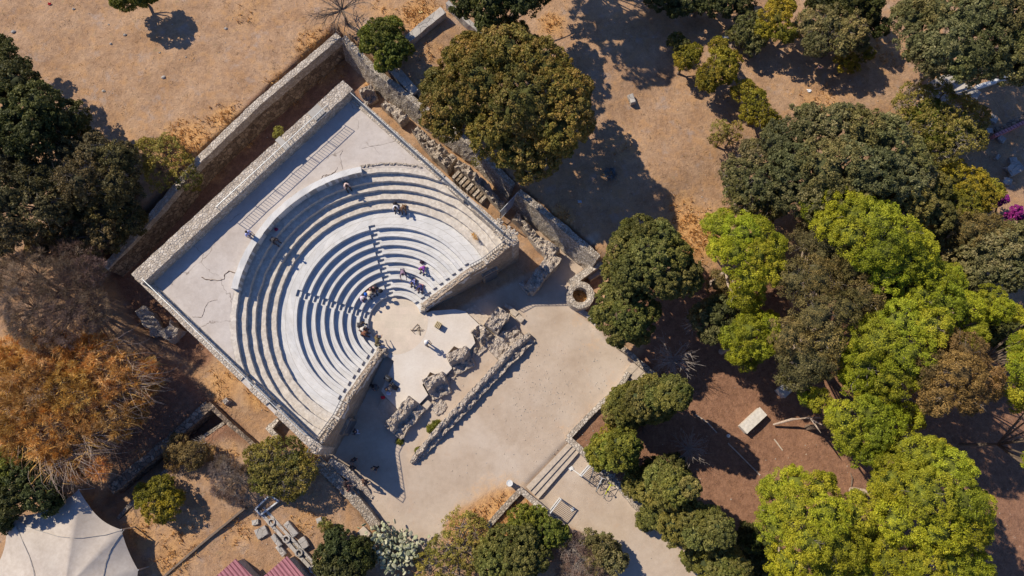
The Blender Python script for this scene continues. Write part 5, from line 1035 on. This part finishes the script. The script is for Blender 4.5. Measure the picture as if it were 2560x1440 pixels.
for i in range(420):
    px=random.gauss(1360,60); py=random.gauss(985,80)
    if random.random()<.4: px=random.uniform(1280,1560); py=random.uniform(860,1150)
    x,y=W(px,py,-.6); s_=random.uniform(.025,.07); z=gz(x,y)+.004
    mb.add([(x-s_,y,z),(x,y-s_*.8,z),(x+s_*.9,y,z),(x,y+s_,z),(x+s_*.1,y,z+s_*.8)],[(0,1,4),(1,2,4),(2,3,4),(3,0,4)],random.randrange(2))
tag(mb.build('pebbles',[M['step'],M['graystone']]),'small pale pebbles scattered over the yard and field','pebbles',kind='stuff')
SG='loose stones on the dry field'
for i,(px,py,s,lb) in enumerate([(410,194,.26,'pale stone lying alone in the middle of the field'),(313,88,.22,'dark stone near the top left of the field'),(565,72,.22,'dark stone right of the tree shadow'),(185,23,.2,'stone near the top edge left of the small tree'),(35,80,.3,'greyish stone near the left edge of the field'),(278,110,.18,'brown stone below the dark field stone'),(272,62,.12,'small pale stone just left of the small tree'),(260,228,.2,'dry brown clod near the evergreen shadow'),(465,143,.1,'small white stone in the middle right of the field'),(400,132,.14,'flat grey stone below the tree shadow')]):
    x,y,g=G(px,py); mb=MB(); s*=.7; mb.ball((x,y,g+s*.25),(s,s*.75,s*.5),10,7,0,.3,i*3.3); tag(mb.build('field_stone',M['graystone'],loc=(x,y,g)),lb,'stone',SG)
block('stone_block','bluish grey block standing in the oak shadow in the clearing',1578,252,(.45,.85,.5),.3,'graystone')
block('stone_block','pale rounded stone boulder by the debris at the right edge',2528,425,(1.2,.9,.6),.4,'graystone',None,'stone block',None,.12)
block('stone_slab','big pale slab of a ruin under the light green tree',2350,228,(4.2,2.2,.5),.5,'graystone',None,'slab',None,.12)
block('stone_slab','tilted pale paving slab at the upper right beside the ruin slab',2420,240,(1.5,1.3,.4),.9,'graystone',None,'slab',None,.08)
wallthing('low_wall','white-topped low wall under the huge olive tree','wall',[(2440,218,2.9),(2500,198,2.9),(2562,176,2.9)],.35,M['whitepaint'],1.5,.01)
wallthing('low_wall','orange brick low wall at the right edge above the dark yard','wall',[(2488,338,2.8),(2525,322,2.8),(2570,300,2.8)],.28,M['tile'],1.2,.01)
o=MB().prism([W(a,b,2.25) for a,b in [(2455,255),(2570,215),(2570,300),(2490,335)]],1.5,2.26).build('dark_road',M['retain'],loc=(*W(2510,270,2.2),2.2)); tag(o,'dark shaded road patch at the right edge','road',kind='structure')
for i,(px,py) in enumerate([(2480,300),(2470,330),(2462,352),(2500,350),(2490,395),(2515,455),(2495,480),(2530,405)]):
    block('rubble_block',['broken grey block above the orange brick wall','broken block touching the orange brick wall','small broken block left of the orange wall','broken block just below the orange brick wall','flat broken block left of the pale boulder','broken block below the pale boulder','broken block nearest the yellow tree','broken block above the pale boulder'][i],px,py,(random.uniform(.4,.8),random.uniform(.3,.6),.3),random.uniform(0,3),'graystone',None,'rubble','broken blocks at the right edge',.06)
def rag(name,label,px,py,s,c,z=None):
    x,y,g=G(px,py); g=z if z is not None else g; mb=MB(); n=9; vs=[];fs=[]
    for i in range(n+1):
        for j in range(n+1):
            u,v=i/n-.5,j/n-.5; k=s*(1+.3*noise.noise(Vector((u*3+px,v*3,0)))); vs.append((x+u*k,y+v*k*.7+.3*u*u*k,g+.03+.09*(.5+noise.noise(Vector((u*6,v*6,px)))) ))
    for i in range(n):
        for j in range(n): a=i*(n+1)+j; fs.append((a,a+n+1,a+n+2,a+1))
    mb.add(vs,fs); return tag(mb.build(name,pm(c),loc=(x,y,g)),label,'cloth')
rag('white_cloth','white cloth lying above the joined bright bushes',1812,97,.6,(.8,.8,.8)); rag('white_sheet','small white plastic sheet on the grassy clearing',2022,228,.35,(.75,.76,.78)); rag('pink_cloth','crumpled pinkish cloth in the grassy clearing',2049,170,.4,(.55,.33,.27)); rag('red_bag','small red bag dropped at the top left of the field',125,11,.28,(.5,.02,.03)); rag('white_sheet','pale plastic scrap in the shaded clearing under the oak',1449,505,.32,(.5,.52,.56))
rag('white_sheet','folded yellowish sheet on the field near the top wall',1052,32,.3,(.7,.6,.3))

# ------------------------------------------------------------------ people
SKIN=plain('skin',(.45,.27,.19),.6,0,.05); SHOE=plain('shoe_leather',(.05,.04,.035),.6); HAIRS={'dark':plain('dark_hair',(.025,.017,.012),.6),'brown':plain('brown_hair',(.12,.06,.03),.6),'blond':plain('fair_hair',(.40,.27,.13),.6),'grey':plain('grey_hair',(.4,.38,.36),.6)}
def pose(kind):
    J={}
    if kind in('stand','walk','lean'):
        w_=.14 if kind=='walk' else 0; bend=.32 if kind=='lean' else 0
        J=dict(pel=(0,0,.94),wai=(0,bend*.3,1.10),che=(0,.02+bend*.8,1.30-bend*.25),nek=(0,.03+bend*1.25,1.46-bend*.4),hed=(0,.06+bend*1.5,1.60-bend*.5),cro=(0,.05+bend*1.65,1.69-bend*.5))
        for s_,n in((-1,'l'),(1,'r')):
            f=w_*s_; J['sh'+n]=(.18*s_,J['nek'][1]-.01,J['nek'][2]-.06); J['el'+n]=(.25*s_,J['nek'][1]+.05+bend*.3,J['nek'][2]-.34); J['wr'+n]=(.22*s_,J['nek'][1]+.22+bend*.3,J['nek'][2]-.53)
            J['hi'+n]=(.095*s_,0,.90); J['kn'+n]=(.11*s_,.04+f,.49); J['an'+n]=(.12*s_,-.02+f*1.2,.08); J['to'+n]=(.13*s_,.16+f*1.2,.04)
    else:
        lean=.24 if kind=='sitlean' else .06
        J=dict(pel=(0,0,.12),wai=(0,.02+lean*.25,.28),che=(0,.03+lean*.8,.48-lean*.2),nek=(0,.04+lean*1.3,.64-lean*.3),hed=(0,.08+lean*1.6,.77-lean*.4),cro=(0,.07+lean*1.7,.86-lean*.4))
        for s_,n in((-1,'l'),(1,'r')):
            J['sh'+n]=(.18*s_,J['nek'][1]-.01,J['nek'][2]-.06); J['el'+n]=(.24*s_,J['nek'][1]+.16,J['nek'][2]-.30); J['wr'+n]=(.13*s_,.40,.24)
            J['hi'+n]=(.1*s_,.02,.1); J['kn'+n]=(.16*s_,.44,.13); J['an'+n]=(.15*s_,.46,-.30); J['to'+n]=(.17*s_,.63,-.35)
    return J
def skinobj(name,verts,edges,radii,mat,parent,tf,lv=1):
    me=bpy.data.meshes.new(name); me.from_pydata([tf(v) for v in verts],edges,[]); me.materials.append(mat); o=bpy.data.objects.new(name,me); COL.objects.link(o); o.parent=parent
    o.modifiers.new('Skin','SKIN')
    if not me.skin_vertices: me.skin_vertices.new() if hasattr(me.skin_vertices,'new') else None
    for i,r in enumerate(radii): me.skin_vertices[0].data[i].radius=r if isinstance(r,tuple) else (r,r); me.skin_vertices[0].data[i].use_root=(i==0)
    o.modifiers['Skin'].use_smooth_shade=True
    s=o.modifiers.new('Sub','SUBSURF'); s.levels=lv; s.render_levels=lv; return o
def person(label,px,py,zf,kind,face,shirt,pants,hair='dark',hat=None,pack=None,group=None,bare=True):
    "px,py: head in the photo; zf: floor (standing) or seat height"
    J=pose(kind); hz=J['hed'][2]; a=math.radians(face)-math.pi/2
    if .3<zf<5.5:
        for _ in range(6):
            hx,hy=W(px,py,zf+hz); bx_,by_=hx+J['hed'][1]*math.sin(a),hy-J['hed'][1]*math.cos(a); f_=-.12 if kind.startswith('sit') else 0; R_=math.hypot(bx_-CX,by_-CY)-f_*0; zn=rowz(R_+.05); 
            if abs(zn-zf)<.01: break
            zf=zn
    hx,hy=W(px,py,zf+hz); a=math.radians(face)-math.pi/2; co,si=math.cos(a),math.sin(a)
    ox,oy=hx-(J['hed'][0]*co-J['hed'][1]*si),hy-(J['hed'][0]*si+J['hed'][1]*co); root=thing('person',label,'person',(ox,oy,zf),group)
    tf=lambda v:(v[0]*co-v[1]*si,v[0]*si+v[1]*co,v[2])
    V=['pel','wai','che','nek','hed','cro']; E=[(0,1),(1,2),(2,3),(3,4),(4,5)]; vs=[J[k] for k in V]; R=[(.13,.10),(.115,.09),(.13,.095),.052,(.082,.092),.06]
    def addv(p,r,par): vs.append(p); R.append(r); E.append((par,len(vs)-1)); return len(vs)-1
    for n,s_ in(('l',-1),('r',1)):
        i=addv(J['sh'+n],.055,2); i=addv(J['el'+n],.042,i); i=addv(J['wr'+n],.028,i); w=np.array(J['wr'+n]); e=np.array(J['el'+n]); d=(w-e)/np.linalg.norm(w-e); palm=w+d*.07; i=addv(tuple(palm),(.036,.018),i)
        side=np.cross(d,[0,0,1.]); side/=np.linalg.norm(side)+1e-6
        for f_,(o_,L) in enumerate(((-.027,.062),(-.009,.075),(.009,.07),(.027,.055))):
            j=addv(tuple(palm+d*.035+side*o_),.010,i); j=addv(tuple(palm+d*(.035+L*.55)+side*o_*1.15+np.array([0,0,-.008])),.009,j); addv(tuple(palm+d*(.03+L*.95)+side*o_*1.15+np.array([0,0,-.028])),.008,j)
        j=addv(tuple(palm-d*.01-side*s_*.04),.011,i); addv(tuple(palm+d*.025-side*s_*.058+np.array([0,0,-.01])),.009,j)
        i=addv(J['hi'+n],.085,0); i=addv(J['kn'+n],.058,i); i=addv(J['an'+n],.038,i); addv(J['to'+n],.03,i)
    h=np.array(J['hed']); body=skinobj('body',vs,E,R,SKIN,root,tf)
    # face
    fm=MB(); O=Vector((ox,oy,zf))
    def wp(p): q=tf(p); return (q[0]+ox,q[1]+oy,q[2]+zf)
    fm.ball(wp((h[0],h[1]+.098,h[2]-.012)),(.014,.016,.02),6,4); fm.build('nose',SKIN,root,True)
    for s_ in(-1,1):
        MB().ball(wp((h[0]+s_*.032,h[1]+.085,h[2]+.012)),.011,6,4).build('eye',M['black'],root,True); MB().ball(wp((h[0]+s_*.087,h[1],h[2]-.005)),(.012,.02,.028),6,4).build('ear',SKIN,root,True)
    MB().ball(wp((h[0],h[1]+.088,h[2]-.05)),(.022,.008,.006),6,4).build('mouth',pm((.3,.1,.08)),root,True)
    MB().ball(wp((h[0],h[1]-.02,h[2]+.035)),(.10,.108,.10),12,8,0,.08,px,-.15).build('hair',HAIRS[hair],root,True)
    if hat:
        mb=MB(); c=wp((h[0],h[1],h[2]+.06)); n=16; lathe(mb,c,[(.19,0),(.185,.015),(.105,.03),(.1,.09),(.06,.115),(.01,.12)],n); mb.build('hat',pm(hat),root,True)
    # clothes
    k=1.0; sv=[J[q] for q in('pel','wai','che')]+[J['nek']]; sr=[(.148,.118),(.135,.108),(.152,.115),.07]; se=[(0,1),(1,2),(2,3)]
    for n in 'lr': b=len(sv); sv+=[J['sh'+n],J['el'+n]]; sr+=[.072,.055]; se+=[(2,b),(b,b+1)]
    skinobj('shirt',sv,se,sr,pm(shirt),root,tf)
    tv=[J['pel']]; tr_=[(.152,.122)]; te=[]
    for n in 'lr': b=len(tv); tv+=[J['hi'+n],J['kn'+n],tuple(np.array(J['an'+n])*.85+np.array(J['kn'+n])*.15)]; tr_+=[.10,.075,.058]; te+=[(0,b),(b,b+1),(b+1,b+2)]
    skinobj('trousers',tv,te,tr_,pm(pants),root,tf)
    for n in 'lr':
        a_=np.array(J['an'+n]); t_=np.array(J['to'+n]); MB().tube([wp(tuple(a_-(t_-a_)*.35+np.array([0,0,-.03]))),wp(tuple(a_+np.array([0,0,-.02]))),wp(tuple(t_)),wp(tuple(t_+(t_-a_)*.15))],[.03,.052,.045,.02],8).build('shoe',SHOE,root,True)
    if pack:
        MB().ball(wp((0,J['che'][1]-.2,J['che'][2]-.02)),(.15,.11,.22),10,7,0,.1,3).build('backpack',pm(pack),root,True)
    return root
PP=[
((866,464),4.75,'sitlean',-60,(.55,.42,.40),(.02,.02,.02),'dark','person in pinkish top and dark trousers sitting alone on an upper bench',None,None),
((988,519),3.95,'sitlean',-80,(.62,.63,.68),(.03,.03,.035),'dark','person in white top sitting left of a brown-clad companion above the walkway',None,None),
((1006,522),3.95,'sitlean',-95,(.16,.09,.05),(.22,.14,.08),'brown','person in brown sitting right of the one in white above the walkway',None,None),
((616,580),5.56,'walk',-35,(.42,.45,.78),(.25,.25,.3),'dark','person in lavender-blue shirt walking on the platform by the white kerb',None,None),
((686,600),4.75,'sitlean',-30,(.03,.03,.04),(.05,.05,.07),'dark','person in black sitting in the shade of the upper benches with a bright tablet',None,None),
((1006,687),1.2,'lean',-80,(.22,.15,.22),(.10,.10,.14),'dark','person in dusky purple shirt stepping down the lower seat rows',None,None),
((1052,674),1.6,'sitlean',-120,(.33,.08,.42),(.62,.55,.48),'brown','person with purple top and cream trousers sitting alone on a middle seat row',None,None),
((1029,708),1.2,'sitlean',-110,(.45,.45,.72),(.12,.07,.05),'brown','person in pale lavender shirt bending forward on a lower seat row',None,None),
((1047,722),.8,'sitlean',-105,(.03,.03,.14),(.35,.18,.20),'dark','person in navy sweater sitting beside the one in pale lavender',None,None),
((908,747),.8,'sitlean',-40,(.55,.48,.60),(.2,.1,.12),'grey','leftmost person of the shaded group on the lowest rows, in a pale checked shirt',None,None),
((925,735),.8,'sitlean',-45,(.55,.45,.36),(.04,.04,.05),'dark','person in a straw-coloured hat sitting in the shaded group on the lowest rows',(.58,.46,.30),None),
((937,722),.8,'sitlean',-60,(.03,.03,.04),(.50,.33,.33),'dark','person in black top leaning among the shaded group on the lowest rows',None,None),
((929,721),1.2,'sit',-70,(.45,.22,.22),(.03,.03,.04),'dark','person in a reddish top behind the one in black on the lowest rows',None,None),
((906,809),.4,'sitlean',0,(.035,.035,.045),(.10,.09,.09),'dark','uppermost person in black at the west end of the orchestra edge',None,None),
((911,822),.4,'sitlean',-10,(.55,.52,.47),(.08,.03,.03),'dark','person in white top between two others on the western orchestra edge',None,None),
((915,832),.4,'sitlean',-5,(.18,.07,.04),(.03,.02,.02),'brown','person with brown hair holding green leaves at the western orchestra edge',None,None),
((943,841),.01,'lean',80,(.17,.13,.05),(.18,.16,.08),'brown','person in olive clothes standing in the orchestra with a white cap in hand',None,None),
((1066,855),.01,'stand',-40,(.72,.68,.66),(.15,.12,.11),'dark','person in white with a hat standing alone in the middle of the stage',(.75,.72,.68),None),
((934,967),-.6,'sit',-30,(.10,.09,.10),(.25,.22,.21),'dark','person sitting in the shade between the front wall and the stage slab',None,(.03,.03,.03)),
((976,962),.0,'sitlean',150,(.03,.03,.035),(.05,.05,.06),'dark','person in black bending over the slab at the shaded edge of the stage',None,None),
((966,975),.0,'sitlean',-120,(.20,.17,.16),(.42,.50,.62),'brown','person with pale blue trousers sitting just above the southern stage steps',None,None),
((884,1079),-.6,'walk',180,(.04,.04,.06),(.50,.52,.60),'dark','person with pale skirt walking alone in the shaded southern passage',None,None),
((881,1151),-.6,'stand',-60,(.04,.035,.04),(.03,.03,.04),'dark','upper person in black of the pair by the broken foot wall',None,None),
((879,1169),-.6,'stand',60,(.05,.045,.05),(.03,.03,.03),'dark','lower person in black of the pair by the broken foot wall',None,None),
((932,1173),-.6,'walk',-110,(.035,.035,.05),(.02,.02,.025),'blond','fair-haired person in black walking in the middle of the southern shade',None,None),
((862,1214),-.3,'stand',30,(.05,.03,.035),(.06,.05,.05),'dark','person in dark clothes left of the rock heap',None,None),
((868,1222),-.3,'stand',0,(.35,.16,.12),(.05,.05,.05),'dark','person in a reddish top just below the rock heap',None,None),
((907,1206),-.4,'stand',-160,(.10,.05,.03),(.05,.04,.04),'brown','person in dark brown right of the rock heap',None,None),
]
for (p_,zf,kd,fc,sh,pa_,hr,lb,ht,pk) in PP: person(lb,p_[0],p_[1],zf,kd,fc,sh,pa_,hr,ht,pk,'visitors to the theatre')
def bag(name,label,px,py,z,size,c,cat='bag'):
    x,y=W(px,py,z+size[2]/2); r=thing(name,label,cat,(x,y,z)); mb=MB(); mb.ball((x,y,z+size[2]*.45),(size[0]/2,size[1]/2,size[2]*.52),12,8,0,.12,px); mb.build('bag_body',pm(c),r,True)
    mb=MB(); mb.tube([(x-size[0]*.25,y,z+size[2]*.85),(x-size[0]*.1,y,z+size[2]*1.15),(x+size[0]*.1,y,z+size[2]*1.15),(x+size[0]*.25,y,z+size[2]*.85)],.015,5); mb.build('handle',M['black'],r); return r
bag('backpack','small dark red bag on the shaded upper bench above the seated reader',690,573,5.15,(.3,.28,.3),(.22,.01,.07))
bag('backpack','black backpack at the right end of the shaded group',951,727,1.2,(.42,.36,.4),(.02,.02,.025))
bag('backpack','dark purple bag on the seat row behind the purple-topped person',1055,655,2.0,(.42,.32,.3),(.04,.02,.04))
bag('backpack','black bag on the bench behind the person in white above the walkway',987,508,4.35,(.36,.3,.3),(.025,.02,.025))
bag('backpack','bright blue cushion bag between two people on the lowest rows',914,735,1.2,(.3,.28,.25),(.02,.16,.70))
bag('backpack','black bag beside the uppermost person on the orchestra edge',903,820,.8,(.35,.3,.3),(.02,.02,.02))
rag('red_cloth','bright red cloth on the top of the southern stage steps',960,995,.36,(.65,.03,.06),-.1); rag('pale_cloth','pale blue and white cloth beside the southern stage steps',975,985,.42,(.62,.68,.80),.02)
x,y=W(968,945,.8); r=thing('equipment_case','tall black equipment case on the shaded corner of the stage','case',(x,y,0)); c_=MB(); c_.box((x,y,.4),(.48,.42,.8),-.6); c_.build('case_body',M['black'],r); MB().tube([(x-.12,y+.08,.8),(x-.12,y+.08,.9),(x+.12,y-.08,.9),(x+.12,y-.08,.8)],.02,5).build('handle',M['steel'],r)
x,y=W(1095,812,.55); r=thing('wooden_crate','slatted yellowish wooden crate standing on the stage with its shadow','crate',(x,y,0)); M['slat']=plain('pale_slat_wood',(.45,.36,.20),.8); cr=-.45+math.pi/2
for i in range(4):
    o_=(i-1.5)*.13; MB().box((x+math.cos(-.5)*o_,y+math.sin(-.5)*o_,.53),(.08,.52,.035),-.5).build('slat',M['slat'],r)
MB().box((x,y,.25),(.46,.48,.48),-.5).build('crate_body',M['bark'],r)
r=thing('rod_frame','low folding frame of thin dark rods lying in the orchestra','frame',(*W(1043,822,.02),.02))
for a,b in [((1044,810),(1028,827)),((1044,810),(1049,838)),((1028,825),(1058,828)),((1028,826),(1060,824)),((1036,834),(1026,824)),((1051,838),(1047,812)),((1045,812),(1052,821)),((1034,829),(1047,818))]:
    MB().tube([(*W(*a,.03),.03+random.uniform(0,.12)),(*W(*b,.03),.03+random.uniform(0,.12))],.02,5).build('rod',M['bark'],r)
for px,py,l in [(1546,1011,'dark flower pot nearer the straight garden wall corner, right one of two'),(1531,1024,'dark flower pot left of the other on the white ledge')]:
    x,y,z=G(px,py); r=thing('flower_pot',l,'flower pot',(x,y,z+.2)); lathe(MB(),(x,y,z+.18),[(.10,0),(.15,.28),(.17,.30),(.14,.30),(.12,.26)],14).build('pot',M['black'],r); lathe(MB(),(x,y,z+.18),[(.02,.2),(.12,.27),(.02,.29)],10).build('soil',M['bark'],r)
P=[G(1518,1036,.18),G(1556,1004,.18)]; mb=MB(); wallmesh(mb,P,.28,None,.01); tag(mb.build('white_ledge',M['marble2'],loc=P[0]),'narrow white ledge carrying two dark flower pots','ledge')
# ------------------------------------------------------------------ bicycles
def bicycle(label,px,py,ang_,col,z0=-1.05,bars=None):
    x0,y0=W(px,py,z0+.5); r=thing('bicycle',label,'bicycle',(x0,y0,z0),'bicycles parked behind the gate'); co,si=math.cos(ang_),math.sin(ang_); mt=pm(col,.4)
    P=lambda u,v,h:(x0+u*co-v*si,y0+u*si+v*co,z0+h)
    for u in(-.52,.52):
        mb=MB(); n=24; mb.tube([P(u+.33*math.cos(6.2832*i/n),0,.345+.33*math.sin(6.2832*i/n)) for i in range(n+1)],.02,6,cap=False); wh=mb.build('wheel',M['blackrub'],r)
        mb=MB()
        for i in range(12): mb.tube([P(u,0,.345),P(u+.32*math.cos(6.2832*i/12),0,.345+.32*math.sin(6.2832*i/12))],.003,3,cap=False)
        mb.ball(P(u,0,.345),.03,6,4); mb.build('spokes',M['steel'],wh)
    mb=MB()
    for a,b in [((-.52,0,.345),(-.06,0,.30)),((-.06,0,.30),(-.2,0,.82)),((-.2,0,.78),(.36,0,.80)),((-.06,0,.30),(.37,0,.70)),((-.52,0,.345),(-.19,0,.74))]: mb.tube([P(*a),P(*b)],.022,6)
    mb.build('frame',mt,r); MB().tube([P(.52,0,.345),P(.40,0,.72),P(.36,0,.95)],.02,6).build('fork',mt,r)
    MB().tube([P(.42,-.30,.98),P(.40,-.14,1.0),P(.36,0,.99),P(.40,.14,1.0),P(.42,.30,.98)],.02,6).build('handlebar',pm(bars or (.03,.03,.03),.5),r)
    MB().ball(P(-.22,0,.90),(.13 if abs(co)>.7 else .09,.09,.035),8,5).build('saddle',M['black'],r); mb=MB(); mb.tube([P(-.06,-.15,.22),P(-.06,-.05,.30),P(-.06,.05,.30),P(-.06,.15,.38)],.015,5); mb.build('pedals',M['darksteel'],r)
ba=math.radians(62)
bicycle('bicycle with bright yellow frame and bars, outermost of the row',1521,1222,ba,(.62,.66,.02),bars=(.62,.66,.02))
bicycle('bicycle with white handlebar and orange lamp beside the yellow one',1500,1206,ba+.08,(.55,.56,.58),bars=(.6,.6,.62))
bicycle('dark grey bicycle closest to the gate leaf',1480,1185,ba+.15,(.10,.11,.14),bars=(.35,.36,.45))
bicycle('black bicycle with olive saddlebag behind the white-barred one',1512,1192,ba-.05,(.03,.035,.03),bars=(.20,.22,.04))
for o in bpy.data.objects:
    if 'wloc' in o: del o['wloc']
